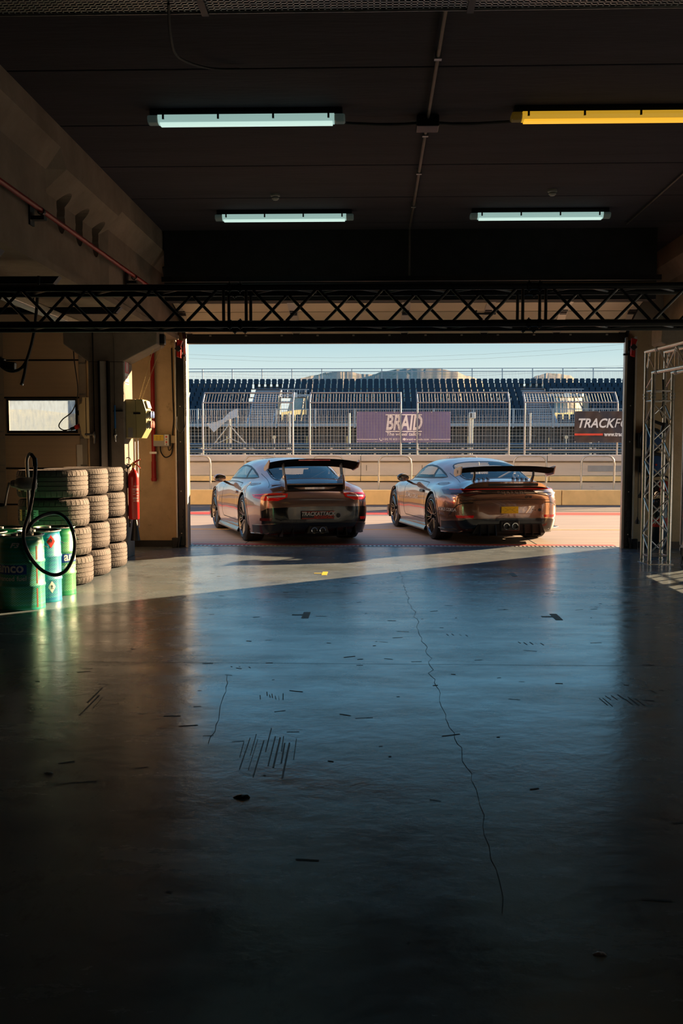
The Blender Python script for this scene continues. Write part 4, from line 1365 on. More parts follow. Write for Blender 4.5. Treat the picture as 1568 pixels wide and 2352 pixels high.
# ---- guard hoops
M_HOOP = pm('galvanised_hoop', (.50, .45, .36), .45, .6, var=.15, scale=10)
hp_ = MB().tube([(-.41, 0, .0), (-.41, 0, .72), (-.39, 0, .82), (-.33, 0, .89), (-.25, 0, .91), (.25, 0, .91), (.33, 0, .89), (.39, 0, .82), (.41, 0, .72), (.41, 0, 0)], .024, 10).mesh('hoop', M_HOOP, smooth=50)
ft_ = MB().lathe([(0, .012), (.05, .012), (.05, 0), (0, 0)], 10, (-.41, 0, 0)).lathe([(0, .012), (.05, .012), (.05, 0), (0, 0)], 10, (.41, 0, 0)).mesh('foot_plate', M_STEEL)
hn = ['first from the left', 'second from the left', 'third, behind the left car wing', 'fourth, between the two cars', 'fifth, behind the right car roof', 'sixth, behind the right car wing', 'last on the right, clear of the cars']
for i in range(7):
    t = thing('guard_hoop', f'steel guard hoop on the pit wall, {hn[i]}', 'guard rail', (-4.56 + 1.698 * i, 24.88, .30), group='steel guard hoops on the pit wall')
    obj('hoop', hp_, t)
    obj('foot_plate', ft_, t)

# ---- debris fence on the pit wall
M_FPOST = pm('fence_post_steel', (.34, .32, .31), .5, .5, var=.12)
M_WIRE = pm('fence_wire', (.25, .25, .26), .5, .5, var=.1)
fn_ = ['cut by the left door track', 'left of the purple banner', 'left half behind the purple banner', 'right half behind the purple banner', 'with the black banner on it', 'beyond the right door track']
for i, (xa, xb) in enumerate(((-7.65, -5.15), (-4.714, -2.226), (-1.758, .739), (1.192, 3.697), (4.124, 6.638), (7.09, 9.6))):
    t = thing('fence_panel', f'steel mesh debris fence panel on the pit wall, {fn_[i]}', 'fence', (xa, 27.1, 1.225), group='debris fence panels on the pit wall')
    L = xb - xa
    for xx in (0, L):
        MB().tube([(xx, 0, 0), (xx, 0, 1.38), (xx, .06, 1.46), (xx, .36, 1.72)], .024, 8).build('post', M_FPOST, t, smooth=50)
    for yy, zz in ((0, .14), (0, 1.43), (.36, 1.72)):
        MB().cyl((0, yy, zz), (L, yy, zz), .017, 8).build('rail', M_FPOST, t, smooth=True)
    q = MB()
    n = int(L / .079)
    for k in range(1, n):
        xx = L * k / n
        q.box((xx, 0, .785), (.0062, .0062, 1.29))
        q.cyl((xx, 0, 1.43), (xx, .36, 1.72), .004, 4)
    for k in range(1, 16):
        q.box((L / 2, .004, .14 + 1.29 * k / 16), (L, .003, .0028))
    stuff(q.build('mesh_bars', M_WIRE, t))

# ---- banners
M_PURP = pm('purple_banner_cloth', (.17, .15, .30), .55, var=.10, scale=1.5, bump=.1, bscale=3)
M_BROWNB = pm('black_banner_cloth', (.05, .034, .032), .5, var=.25, scale=2, bump=.35, bscale=3)
M_PALE = pm('pale_print', (.85, .8, .8), .5, var=.03)
B = thing('banner', 'purple BRAID advertising banner on the pit wall fence', 'banner', (.82, 27.16, 1.985))
W_, H_ = 2.575, .84
rows = [[(-W_ / 2 + W_ * i / 30, .012 * math.sin(i * .9 + j * .7), -H_ / 2 + H_ * j / 10) for i in range(31)] for j in range(11)]
MB().grid(rows).build('cloth', M_PURP, B, smooth=True)
q = MB()
for i in range(6):
    for z in (-H_ / 2 + .015, H_ / 2 - .015):
        q.lathe([(.006, -.02), (.014, -.022), (.014, -.018)], 8, (-W_ / 2 + .02 + i * (W_ - .04) / 5, -.005, z), 'y')
q.build('eyelet', M_STEELW, B)
yo = -.022
text('BRAID', .565, M_PALE, B, loc=(.0, yo, .10), bold=.017, shear=.18, sxs=.62 * 1.0, name='lettering')
MB().bx(-.50, .50, yo - .001, yo, .322, .352).bx(-.50, .50, yo - .001, yo, -.135, -.105).build('rule_line', M_PALE, B)
text('The wheel tailors', .135, M_PALE, B, loc=(.0, yo, -.195), bold=.003, shear=.15, name='lettering')
text('(+34) 93 803 18 36', .082, M_PALE, B, loc=(-.28, yo, -.335), name='lettering', bold=.001)
text('braid-wheels.com', .088, M_PALE, B, loc=(.385, yo, -.335), name='lettering', bold=.001)
MB().bx(-W_ / 2, -.70, yo - .001, yo, -.342, -.328).bx(.74, W_ / 2, yo - .001, yo, -.342, -.328).build('rule_line', M_PALE, B)
MB().lathe([(0, 0), (.036, 0), (.036, .001)], 16, (.025, yo - .001, -.335), 'y').build('globe_icon', M_PALE, B)
MB().prism([(-.665, -.30), (-.645, -.305), (-.645, -.33), (-.625, -.355), (-.605, -.355), (-.60, -.375), (-.63, -.378), (-.67, -.34)], yo - .001, yo, 'y').build('phone_icon', M_PALE, B)

B = thing('banner', 'black TRACK banner with a red stripe, cut by the right door track', 'banner', (6.75, 26.98, 1.985))
W_, H_ = 2.6, .84
rows = [[(-W_ / 2 + W_ * i / 40, .02 * math.sin(i * .55 + j * .5) + .012 * math.sin(i * 1.3 - j), -H_ / 2 + H_ * j / 12) for i in range(41)] for j in range(13)]
MB().grid(rows).build('cloth', M_BROWNB, B, smooth=True)
q = MB()
for i in range(5):
    for z in (-H_ / 2 + .015, H_ / 2 - .015):
        q.lathe([(.006, -.03), (.014, -.035), (.014, -.03)], 8, (-W_ / 2 + .02 + i * (W_ - .04) / 4, -.005, z), 'y')
q.build('eyelet', M_STEELW, B)
yo = -.042
q = MB()
for i in range(5):
    for z in (-H_ / 2 + .015, H_ / 2 - .015):
        q.cyl((-W_ / 2 + .02 + i * (W_ - .04) / 4, -.03, z), (-W_ / 2 + .02 + i * (W_ - .04) / 4, .135, z), .004, 5)
q.build('tie_cord', M_GREYP, B)
text('TRACK', .345, M_WHITE, B, loc=(-1.245, yo, .085), bold=.009, shear=.28, align='LEFT', sxs=.88, name='lettering')
text('FO', .345, M_WHITE, B, loc=(-.25, yo, .085), shear=.28, align='LEFT', sxs=.9, name='lettering')
MB().bx(-1.3, -.535, yo - .001, yo, -.235, -.18).build('red_stripe', pm('red_orange_print', (.75, .07, .03), .5), B)
text('www.trackfo', .155, M_WHITE, B, loc=(-.50, yo, -.205), bold=.006, align='LEFT', sxs=.8, name='lettering')

# ---- track side: crash barriers, second fence, posts
M_ARMCO = pm('blue_grey_barrier_steel', (.17, .22, .27), .45, .5, var=.15, scale=3, stretch=(.2, 1, 1))
t = thing('crash_barrier', 'long blue-grey steel crash barrier beyond the pit wall', 'barrier', (0, 45, 0))
for z in (1.02, 1.27, 1.52):
    MB().prism([(0, z - .10), (-.06, z - .07), (-.06, z - .03), (0, z), (-.06, z + .03), (-.06, z + .07), (0, z + .10), (.01, z + .1), (.01, z - .1)], -20, 24, 'x').build('barrier_rail', M_ARMCO, t)
for i in range(23):
    MB().bx(-20 + i * 2, -19.9 + i * 2, .01, .12, -.05, 1.62).build('barrier_post', M_STEEL, t)
t = thing('catch_fence', 'fine wire catch fence with steel posts below the grandstand', 'fence', (0, 48, 0))
for i in range(9):
    MB().cyl((-9.95 + i * 2.92, 0, -.05), (-9.95 + i * 2.92, 0, 3.1), .05, 8).build('post', M_STEELW, t, smooth=True)
q = MB()
for i in range(150):
    q.box((-12 + i * .18, 0, 2.0), (.009, .009, 2.0))
for j in range(13):
    q.box((1.4, 0, 1.05 + j * .155), (26.8, .009, .009))
stuff(q.build('wire_mesh', M_STEEL, t))
q = MB().tube([(-7.05, -.1, 2.55), (-8.2, -.1, 1.1)], .03, 6).tube([(-7.05, -.1, 2.55), (-5.8, -.1, 1.1)], .03, 6).tube([(-7.05, -.1, 1.9), (-8.6, -.1, 1.2)], .025, 6).tube([(-7.05, -.1, 1.9), (-5.5, -.1, 1.2)], .025, 6)
q.build('post_stay', M_STEELW, t)
t = thing('torn_banner', 'torn white banner flapping on the catch fence at the left', 'banner', (-7.4, 47.8, 2.55))
poly = [(-.75, .02), (-.3, .12), (.05, .25), (.38, .6), (.78, .78), (.78, .38), (.25, .18), (-.02, -.05), (-.37, -.38)]
vs = [(p[0], -.05 * math.sin(i * 1.7), p[1]) for i, p in enumerate(poly)]
c_ = [(.0, -.03, .1), (.5, .04, .48)]
b = MB()
b.add(vs + c_, [(0, 1, 9), (1, 2, 9), (2, 3, 10, 9), (3, 4, 10), (4, 5, 10), (5, 6, 10), (6, 7, 9, 10), (7, 8, 9), (8, 0, 9)])
b.build('cloth', pm('torn_white_cloth', (.62, .64, .68), .7, var=.06), t, smooth=60)
MB().cyl((.35, -.1, .5), (.35, .25, .5), .012, 6).cyl((-.7, -.05, .05), (-.7, .25, .05), .012, 6).build('tie_cord', M_GREYP, t)
for px_, lab in ((-4.75, 'round marker disc on a short post at the left of the track'), (9.1, 'round marker disc on a short post at the right of the track')):
    t = thing('marker_disc', lab, 'marker', (px_, 46.9, 0), group='round marker discs')
    MB().cyl((0, 0, 0), (0, 0, 1.85), .02, 8).build('post', M_WHITE, t)
    MB().lathe([(0, 0), (.085, 0), (.085, .02), (0, .02)], 18, (0, -.03, 1.92), 'y').build('disc', pm('pale_disc', (.7, .6, .42), .6), t)
t = thing('camera_post', 'white box on a tall post behind the fence', 'post', (4.66, 47.0, 0))
MB().cyl((0, 0, 0), (0, 0, 2.8), .05, 10).build('post', M_STEELW, t, smooth=True)
MB().bx(-.14, .14, -.2, .2, 2.8, 3.1).build('box', M_WHITE, t, bevel=.02)
MB().bx(-.11, -.03, -.21, -.2, 2.85, 3.05).build('window', M_BLACK, t)

# ---- grandstand
M_SEAT = pm('navy_seat_plastic', (.009, .042, .078), .5, var=.15, spec=.25)
M_TREAD = pm('stand_steel', (.16, .18, .21), .6, .3, var=.15)
M_STEP = pm('aisle_step', (.52, .52, .54), .6, var=.12)
M_SRAIL = pm('stand_rail_steel', (.36, .42, .48), .5, .4, var=.1)
ROWS = 11
RY = [82 - .8 * k for k in range(ROWS)]
RZ = [7.15 - .395 * k - .84 for k in range(ROWS)]
XA, XB = -17.0, 22.2
AIS = [(-9.75, -7.75), (12.05, 13.98)]
VOM = [(-7.55, -5.2), (13.98, 16.7)]
GS = thing('grandstand', 'open steel grandstand with aisles and railings across the track', 'grandstand', (0, 0, 0))
for k in range(ROWS):
    cuts = list(AIS) if k else []
    if 3 <= k <= 7:
        cuts += VOM
    cuts.sort()
    x = XA
    for a, c in cuts + [(XB, XB)]:
        if a - x > .05:
            q = MB().bx(x, a, RY[k] - .42, RY[k] + .1, RZ[k] - .06, RZ[k])
            if k >= 4:
                q.bx(x, a, RY[k] + .08, RY[k] + .1, RZ[k], RZ[k] + .34)
            q.build('tread', M_TREAD, GS)
        x = max(x, c)
    for a, c in AIS:
        for j in (0, 1):
            if k == 0 and j == 0:
                continue
            yy, zz = RY[k] + .4 * j, RZ[k] + .197 * j
            MB().bx(a + .03, c - .03, yy - .22, yy + .2, zz - .06, zz).build('aisle_step', M_STEP, GS)
            MB().bx(a + .03, c - .03, yy - .17, yy - .15, zz - .20, zz - .06).build('step_riser', M_TREAD, GS)
q = MB()
for i in range(15):
    x = XA + .1 + i * 2.79
    q.tube([(x, RY[0] + .3, RZ[0] - .2), (x, RY[-1] - .8, RZ[-1] - .6)], .07, 4)
    q.bx(x - .05, x + .05, 82.2, 82.3, 0, RZ[0] - .1).bx(x - .05, x + .05, 77, 77.1, 0, RZ[6] - .3)
stuff(q.build('support_frame', M_TREAD, GS))
MB().bx(XA, XB, 72.6, 73.9, 3.0, 3.1).bx(XA, XB, 72.55, 72.62, 3.0, 3.22).build('front_walkway', M_SRAIL, GS)
for i in range(13):
    x = XA + i * 3.0
    MB().bx(x + .02, x + 2.98, 73.6, 73.65, -.05, 2.95).build('skirt_board', pm('dark_skirt', (.028, .03, .036), .7, var=.4, scale=.6), GS)
for a, c in AIS:
    for xx in (a, c):
        q = MB().prism([(RY[0] + .25, RZ[0] + .05), (RY[0] + .25, RZ[0] - .5), (RY[-1] - .4, RZ[-1] - .45), (RY[-1] - .4, RZ[-1] + .1)], xx - .05, xx + .05, 'x')
        q.build('stringer', M_STEP, GS)
    MB().bx(a, c, RY[0] - .3, RY[0] - .25, RZ[0] - .4, RZ[0] - .05).build('step_riser', M_TREAD, GS)
# rails
for i in range(16):
    x = XA + .15 + i * 2.5
    MB().bx(x - .04, x + .04, 82.55, 82.63, 6.2, 8.02).build('rail_post', M_SRAIL, GS)
MB().bx(XA, XB, 82.56, 82.62, 7.98, 8.04).bx(XA, XB, 82.56, 82.62, 7.74, 7.80).bx(XA, XB, 82.56, 82.62, 6.95, 7.0).build('back_rail', M_SRAIL, GS)
q = MB()
for i in range(int((XB - XA) / .125)):
    x = XA + i * .125
    q.box((x, 82.59, 7.37), (.022, .022, .78))
stuff(q.build('back_rail_bars', M_SRAIL, GS))
MB().bx(XA, XB, 72.56, 72.62, 4.22, 4.28).bx(XA, XB, 72.56, 72.62, 3.3, 3.34).build('front_rail', M_SRAIL, GS)
q = MB()
for i in range(int((XB - XA) / .15)):
    x = XA + i * .15
    q.box((x, 72.59, 3.76), (.025, .025, .9))
stuff(q.build('front_rail_bars', M_SRAIL, GS))
for i in range(14):
    x = XA + 1.1 + i * 2.9
    MB().bx(x - .06, x + .06, 72.52, 72.66, 2.9, 4.3).build('rail_post', M_SRAIL, GS)
for (a, c), sd in zip(VOM, ('left', 'right')):
    MB().bx(c - .08, c, 77.2, 79.4, 4.0, 5.5).build('portal_side', pm('portal_steel', (.10, .16, .20), .5, .3, var=.12), GS)
    p = MB().bx(a, a + .08, 77.2, 79.4, 4.0, 5.5).build('portal_side', pm('portal_steel', (.10, .16, .20), .5, .3, var=.12), GS)
    MB().bx(a, c, 79.9, 80.0, 5.55, 5.75).build('portal_beam', M_SRAIL, p)
    MB().bx(a, c, 79.2, 79.25, 6.05, 6.12).bx(a, c, 79.2, 79.25, 5.1, 5.16).build('portal_rail', M_SRAIL, p)
    q = MB()
    for i in range(12):
        q.bx(a + (c - a) * i / 12, a + (c - a) * i / 12 + .03, 79.2, 79.23, 5.5, 6.1)
    stuff(q.build('portal_bars', M_SRAIL, p))
    MB().bx((a + c) / 2 - .2, (a + c) / 2 + .25, 79.15, 79.18, 5.45, 5.85).build('portal_sign', M_WHITE, p)
# seats: 300 single ones, the rest joined
sb = MB()
prof = [(-.21, .40), (-.205, .62), (-.19, .76), (-.15, .82), (.15, .82), (.19, .76), (.205, .62), (.21, .40)]
sb.prism(prof, .06, .10).bx(-.2, .2, -.30, .08, .37, .41).bx(-.16, .16, -.02, .06, .0, .38)
SM = sb.mesh('stadium_chair', M_SEAT)
cnt = 0
rest = MB()
ordn = ['topmost', 'second', 'third', 'fourth', 'fifth', 'sixth', 'seventh', 'eighth', 'ninth', 'tenth', 'eleventh']
for k in range(ROWS):
    n = int((XB - XA) / .4985)
    for i in range(n):
        x = XA + .25 + i * .4985
        if k and any(a - .15 < x < c + .15 for a, c in AIS):
            continue
        if 3 <= k <= 7 and any(a - .1 < x < c + .1 for a, c in VOM):
            continue
        sec = 'left of the left aisle' if x < AIS[0][0] else 'above the left aisle' if x < AIS[0][1] else 'between the two aisles' if x < AIS[1][0] else 'above the right aisle' if x < AIS[1][1] else 'right of the right aisle'
        vis = -15.6 < x < 20.6
        if cnt < 300 and vis:
            o = obj('stadium_chair', SM, loc=(x, RY[k], RZ[k]))
            tag(o, f'navy grandstand seat in the {ordn[k]} row from the top, {sec}', 'chair', f'grandstand seats, {ordn[k]} row from the top, {sec}')
            cnt += 1
        else:
            rest.add([(v.co.x + x, v.co.y + RY[k], v.co.z + RZ[k]) for v in SM.vertices], [tuple(p.vertices) for p in SM.polygons])
o = rest.build('lower_seat_block', M_SEAT, fix=False)
o.name = 'lower_seat_block'
tag(o, 'navy plastic seats of the lower grandstand rows behind the fences', 'seats', kind='stuff')

# ---- bank and hills behind, power lines
b = MB()
rows = []
for j, (yy, zz) in enumerate(((90, -.3), (100, 2.5), (120, 5.0), (150, 7.0), (200, 7.2), (260, 2))):
    rows.append([(-80 + i * 4, yy + 2 * math.sin(i * .9), zz * (1 + .06 * math.sin(i * 1.7 + j))) for i in range(46)])
o = struct(b.grid(rows).build('hill', pm('sunlit_grass_bank', (.42, .36, .10), .95, var=.4, scale=.35), smooth=True))
tag(o, 'dry grassy bank behind the grandstand')
M_HILL = pm('scrubby_hillside', (.42, .36, .27), .95, var=.35, scale=.03, dirt=((.20, .22, .14), .06, .5))
for lab, pts in (('brown scrubby hills behind the middle of the grandstand', [(640, 30), (690, 107), (720, 111), (750, 115.5), (780, 117.5), (800, 117), (830, 113), (855, 112.5), (880, 117), (910, 120), (950, 121.4), (1000, 121), (1040, 117.5), (1070, 110), (1100, 104), (1150, 30)]),
                 ('small scrubby hill behind the right of the grandstand', [(1170, 30), (1210, 105.5), (1230, 110.5), (1250, 114), (1275, 113), (1300, 110.5), (1315, 105), (1360, 30)])):
    R0, R1, R2 = [], [], []
    for (x0, z0), (x1, z1) in zip(pts[:-1], pts[1:]):
        for j in range(8):
            f = j / 8
            x = ((x0 + (x1 - x0) * f) - 858) / 2254 * 1500
            z = z0 + (z1 - z0) * (f * f * (3 - 2 * f)) + rnd.uniform(-.22, .22)
            R0.append((x * .8, 1200, -1))
            R1.append((x, 1500 + rnd.uniform(-1, 1), z))
            R2.append((x * 1.1, 1800, -1))
    mid = [((a[0] + c[0]) / 2 + rnd.uniform(-.2, .2), 1370 + rnd.uniform(-2, 2), c[2] * .6 + rnd.uniform(-.3, .3)) for a, c in zip(R0, R1)]
    o = struct(MB().grid([R0, mid, R1, R2]).build('hills', M_HILL, smooth=True))
    tag(o, lab)
for i, (za, zb2, zc) in enumerate(((31.0, 28.6, 31.0), (29.9, 27.4, 29.6), (25.2, 23.2, 25.0), (24.0, 22.4, 24.4))):
    P_ = []
    for j in range(25):
        u = -1 + j / 12
        x = -10 + u * 260
        z = zb2 + ((za if u < 0 else zc) - zb2) * u * u * 15
        P_.append((x, 300, z))
    o = MB().tube(P_, .022, 4).build('power_line', M_GREYP)
    tag(o, f'thin overhead power line against the sky, {["highest", "second highest", "third highest", "lowest"][i]} of four', 'power line', 'overhead power lines')

# ================================================================== CARS
ST = [  # y, then 12 half-section points (x, z) from the floor centre up to the roof centre
    (-1.025, [(0, .34), (.34, .34), (.42, .36), (.46, .41), (.475, .47), (.465, .53), (.44, .565), (.38, .58), (.31, .585), (.22, .588), (.12, .59), (0, .59)]),
    (-1.005, [(0, .25), (.46, .26), (.53, .28), (.575, .37), (.59, .47), (.585, .56), (.555, .62), (.48, .645), (.40, .652), (.29, .656), (.15, .658), (0, .66)]),
    (-.96, [(0, .20), (.56, .21), (.63, .24), (.675, .35), (.69, .48), (.685, .60), (.65, .68), (.57, .715), (.46, .725), (.34, .73), (.17, .735), (0, .735)]),
    (-.90, [(0, .17), (.63, .18), (.695, .21), (.74, .34), (.755, .49), (.748, .63), (.71, .725), (.62, .775), (.50, .79), (.36, .795), (.18, .80), (0, .80)]),
    (-.80, [(0, .15), (.69, .16), (.755, .19), (.80, .33), (.815, .50), (.805, .65), (.76, .755), (.65, .82), (.52, .845), (.38, .855), (.2, .86), (0, .862)]),
    (-.60, [(0, .14), (.74, .15), (.82, .18), (.862, .33), (.878, .52), (.866, .68), (.81, .80), (.66, .865), (.55, .90), (.43, .92), (.22, .935), (0, .94)]),
    (-.35, [(0, .13), (.78, .14), (.86, .17), (.90, .34), (.914, .53), (.90, .70), (.84, .82), (.67, .89), (.57, .945), (.46, .985), (.25, 1.01), (0, 1.02)]),
    (0.0, [(0, .13), (.79, .14), (.87, .17), (.912, .34), (.927, .54), (.908, .71), (.845, .815), (.695, .90), (.625, .985), (.53, 1.065), (.30, 1.11), (0, 1.125)]),
    (.35, [(0, .13), (.78, .14), (.85, .17), (.888, .33), (.902, .52), (.885, .70), (.84, .80), (.735, .905), (.67, 1.03), (.565, 1.135), (.33, 1.195), (0, 1.212)]),
    (.75, [(0, .13), (.76, .14), (.83, .17), (.868, .32), (.883, .50), (.87, .69), (.842, .79), (.775, .905), (.70, 1.04), (.585, 1.17), (.34, 1.237), (0, 1.258)]),
    (1.1, [(0, .13), (.76, .14), (.83, .17), (.868, .32), (.883, .50), (.87, .69), (.845, .79), (.785, .905), (.705, 1.04), (.585, 1.17), (.34, 1.238), (0, 1.258)]),
    (1.4, [(0, .13), (.77, .14), (.84, .17), (.872, .32), (.887, .50), (.872, .69), (.845, .79), (.785, .895), (.715, 1.0), (.61, 1.11), (.36, 1.185), (0, 1.208)]),
    (1.7, [(0, .13), (.78, .14), (.85, .17), (.885, .32), (.897, .50), (.88, .69), (.845, .79), (.765, .872), (.70, .932), (.62, .985), (.37, 1.05), (0, 1.07)]),
    (1.95, [(0, .13), (.79, .14), (.86, .17), (.895, .32), (.908, .51), (.888, .69), (.84, .80), (.74, .855), (.65, .885), (.54, .908), (.31, .935), (0, .945)]),
    (2.2, [(0, .13), (.80, .14), (.87, .17), (.908, .33), (.92, .52), (.895, .70), (.83, .812), (.72, .845), (.59, .842), (.45, .848), (.24, .862), (0, .868)]),
    (2.46, [(0, .13), (.80, .14), (.87, .17), (.91, .34), (.922, .53), (.895, .69), (.82, .80), (.70, .825), (.56, .805), (.42, .803), (.22, .812), (0, .818)]),
    (2.8, [(0, .13), (.78, .14), (.85, .17), (.88, .32), (.893, .49), (.86, .64), (.78, .74), (.66, .762), (.53, .748), (.4, .745), (.2, .75), (0, .755)]),
    (3.1, [(0, .13), (.72, .14), (.78, .17), (.82, .30), (.83, .44), (.79, .56), (.70, .645), (.6, .672), (.5, .668), (.38, .665), (.2, .67), (0, .675)]),
    (3.3, [(0, .14), (.63, .15), (.69, .18), (.73, .28), (.74, .38), (.71, .48), (.63, .55), (.54, .578), (.45, .58), (.34, .582), (.17, .588), (0, .59)]),
    (3.44, [(0, .16), (.50, .17), (.56, .20), (.60, .27), (.61, .34), (.59, .41), (.52, .46), (.44, .485), (.37, .49), (.28, .495), (.14, .50), (0, .50)]),
    (3.52, [(0, .22), (.36, .22), (.40, .24), (.43, .28), (.44, .32), (.43, .36), (.38, .39), (.32, .405), (.26, .41), (.2, .412), (.1, .413), (0, .413)]),
]


def pchip(x, y, xi):
    x, y = np.asarray(x), np.asarray(y)
    hh = np.diff(x)
    d = np.diff(y, axis=0) / hh[:, None]
    m = np.zeros_like(y)
    for i in range(1, len(x) - 1):
        w1, w2 = 2 * hh[i] + hh[i - 1], hh[i] + 2 * hh[i - 1]
        ok = d[i - 1] * d[i] > 0
        with np.errstate(divide='ignore', invalid='ignore'):
            v = (w1 + w2) / (w1 / d[i - 1] + w2 / d[i])
        m[i] = np.where(ok, np.nan_to_num(v), 0)
    m[0], m[-1] = d[0], d[-1]
    k = np.clip(np.searchsorted(x, xi) - 1, 0, len(x) - 2)
    t = ((xi - x[k]) / hh[k])[:, None]
    H = hh[k][:, None]
    return (y[k] * (1 + 2 * t) * (1 - t) ** 2 + m[k] * H * t * (1 - t) ** 2 + y[k + 1] * t * t * (3 - 2 * t) + m[k + 1] * H * t * t * (t - 1))


def in_poly(px_, py_, poly):
    ins = np.zeros(len(px_), bool)
    n = len(poly)
    for i in range(n):
        x1, y1 = poly[i]
        x2, y2 = poly[(i + 1) % n]
        c = ((y1 > py_) != (y2 > py_)) & (px_ < (x2 - x1) * (py_ - y1) / ((y2 - y1) or 1e-9) + x1)
        ins ^= c
    return ins


def inset(poly, d):
    n = len(poly)
    a = sum(poly[i][0] * poly[(i + 1) % n][1] - poly[(i + 1) % n][0] * poly[i][1] for i in range(n))
    s = 1 if a > 0 else -1
    out = []
    for i in range(n):
        p, q, r_ = Vector(poly[i - 1]), Vector(poly[i]), Vector(poly[(i + 1) % n])
        e1, e2 = (q - p).normalized(), (r_ - q).normalized()
        n1, n2 = Vector((-e1.y, e1.x)) * s, Vector((-e2.y, e2.x)) * s
        m = (n1 + n2)
        m = m / max(.5, m.length_squared / 2) if m.length > 1e-6 else n1
        out.append(tuple(q + m * d))
    return out


def resample(P, n, closed=False):
    P = [Vector(p) for p in P]
    if closed:
        P = P + [P[0]]
    L = [0]
    for a, c in zip(P[:-1], P[1:]):
        L.append(L[-1] + (c - a).length)
    out = []
    for i in range(n):
        s = L[-1] * i / (n if closed else n - 1)
        k = max(j for j in range(len(L)) if L[j] <= s + 1e-9)
        if k >= len(P) - 1:
            out.append(P[-1].copy())
            continue
        f = (s - L[k]) / max(1e-9, L[k + 1] - L[k])
        out.append(P[k].lerp(P[k + 1], f))
    return out


def smooth2d(P, k=6, closed=False):
    return [tuple(v) for v in catmull([Vector((*p, 0)) for p in P], k, closed)] if False else [(v.x, v.y) for v in catmull([Vector((p[0], p[1], 0)) for p in P], k, closed)]


SIDE_WIN = [(-.02, .962), (.12, 1.018), (.32, 1.078), (.6, 1.128), (.9, 1.142), (1.15, 1.128), (1.38, 1.062), (1.58, .965), (1.70, .905), (1.2, .915), (.6, .925), (.15, .94)]
BPIL = .48
YS = [ST[0][0]]
for (a, _), (c, _2) in zip(ST[:-1], ST[1:]):
    n = max(3, int(math.ceil((c - a) / .022)))
    YS += [a + (c - a) * (i + 1) / n for i in range(n)]
YS = np.array(YS)
_X = pchip([s[0] for s in ST], [[p[0] for p in s[1]] for s in ST], YS)
_Z = pchip([s[0] for s in ST], [[p[1] for p in s[1]] for s in ST], YS)
RINGS = []
for i in range(len(YS)):
    c = [Vector((_X[i][k], 0, _Z[i][k])) for k in range(12)]
    c = [Vector((-c[1].x, 0, c[1].z))] + c + [Vector((-c[10].x, 0, c[10].z))]
    rr = []
    for k in range(1, 12):
        a, b_, d, e = c[k - 1], c[k], c[k + 1], c[k + 2]
        for j in range(8):
            t = j / 8
            q = .5 * ((2 * b_) + (d - a) * t + (2 * a - 5 * b_ + 4 * d - e) * t * t + (3 * b_ - a - 3 * d + e) * t ** 3)
            rr.append((max(q.x, 0), q.z))
    rr.append((0, c[12].z))
    RINGS.append([(p[0], YS[i], p[1]) for p in rr] + [(-p[0], YS[i], p[1]) for p in rr[-2:0:-1]])
NV = len(RINGS[0])
BV = [p for r_ in RINGS for p in r_]
BF = [(i * NV + j, i * NV + (j + 1) % NV, (i + 1) * NV + (j + 1) % NV, (i + 1) * NV + j) for i in range(len(YS) - 1) for j in range(NV)]
BF += [tuple(range(NV)), tuple(range((len(YS) - 1) * NV, len(YS) * NV))]
BVH = BVHTree.FromPolygons(BV, BF)
DIRS = {'L': lambda a, c: ((-3, a, c), (1, 0, 0)), 'R': lambda a, c: ((3, a, c), (-1, 0, 0)), 'B': lambda a, c: ((a, -4, c), (0, 1, 0)),
        'T': lambda a, c: ((a, c, 4), (0, 0, -1)), 'F': lambda a, c: ((a, 6, c), (0, -1, 0))}


def pj(d, a, c, off=0.):
    o, v = DIRS[d](a, c)
    v = Vector(v)
    hit, nrm, _, _ = BVH.ray_cast(Vector(o), v)
    if hit is None:
        pt = Vector(o) + v * 3
        if d == 'B':
            pt = Vector((a, -.9, c))
        elif d in 'LR':
            pt = Vector(((-.8 if d == 'L' else .8), a, c))
        elif d == 'T':
            pt = Vector((a, c, .9))
        hit, nrm, _, _ = BVH.find_nearest(pt)
    if nrm.dot(v) > 0:
        nrm = -nrm
    return hit + nrm * off, nrm


def patch(d, A, B, n, m, off=.004, skirt=True, closed=False):
    """Ruled patch between the outlines A and B (2-D in the projection plane d), laid on the body."""
    A, B = resample(A, n, closed), resample(B, n, closed)
    rows, nr = [], []
    for i in range(m + 1):
        f = i / m
        rr, nn = [], []
        for a, c in zip(A, B):
            q = a.lerp(c, f)
            p_, n_v = pj(d, q.x, q.y, off)
            rr.append(p_)
            nn.append(n_v)
        if closed:
            rr.append(rr[0].copy())
            nn.append(nn[0])
        rows.append(rr)
        nr.append(nn)
    b = MB().grid(rows)
    if skirt:
        dp = off + .006
        for k in (0, -1):
            b.grid([rows[k], [p - q * dp for p, q in zip(rows[k], nr[k])]])
        if not closed:
            for k in (0, -1):
                b.grid([[r_[k] for r_ in rows], [r_[k] - q[k] * dp for r_, q in zip(rows, nr)]])
    return b


def line(d, P, wd, off=.0015, k=5):
    P = smooth2d(P, k) if k > 1 else P
    A, B = [], []
    for i, p in enumerate(P):
        t = Vector(P[min(i + 1, len(P) - 1)]) - Vector(P[max(i - 1, 0)])
        t.normalize()
        q = Vector((-t.y, t.x)) * wd / 2
        A.append((p[0] + q.x, p[1] + q.y))
        B.append((p[0] - q.x, p[1] - q.y))
    return patch(d, A, B, max(3, len(P) * 2), 1, off, False)


def mir(b):
    """mirrored copy of a mesh builder across the car's middle"""
    c = MB()
    c.v = [(-p[0], p[1], p[2]) for p in b.v]
    c.f = [tuple(reversed(f)) for f in b.f]
    c.m = list(b.m)
    return c


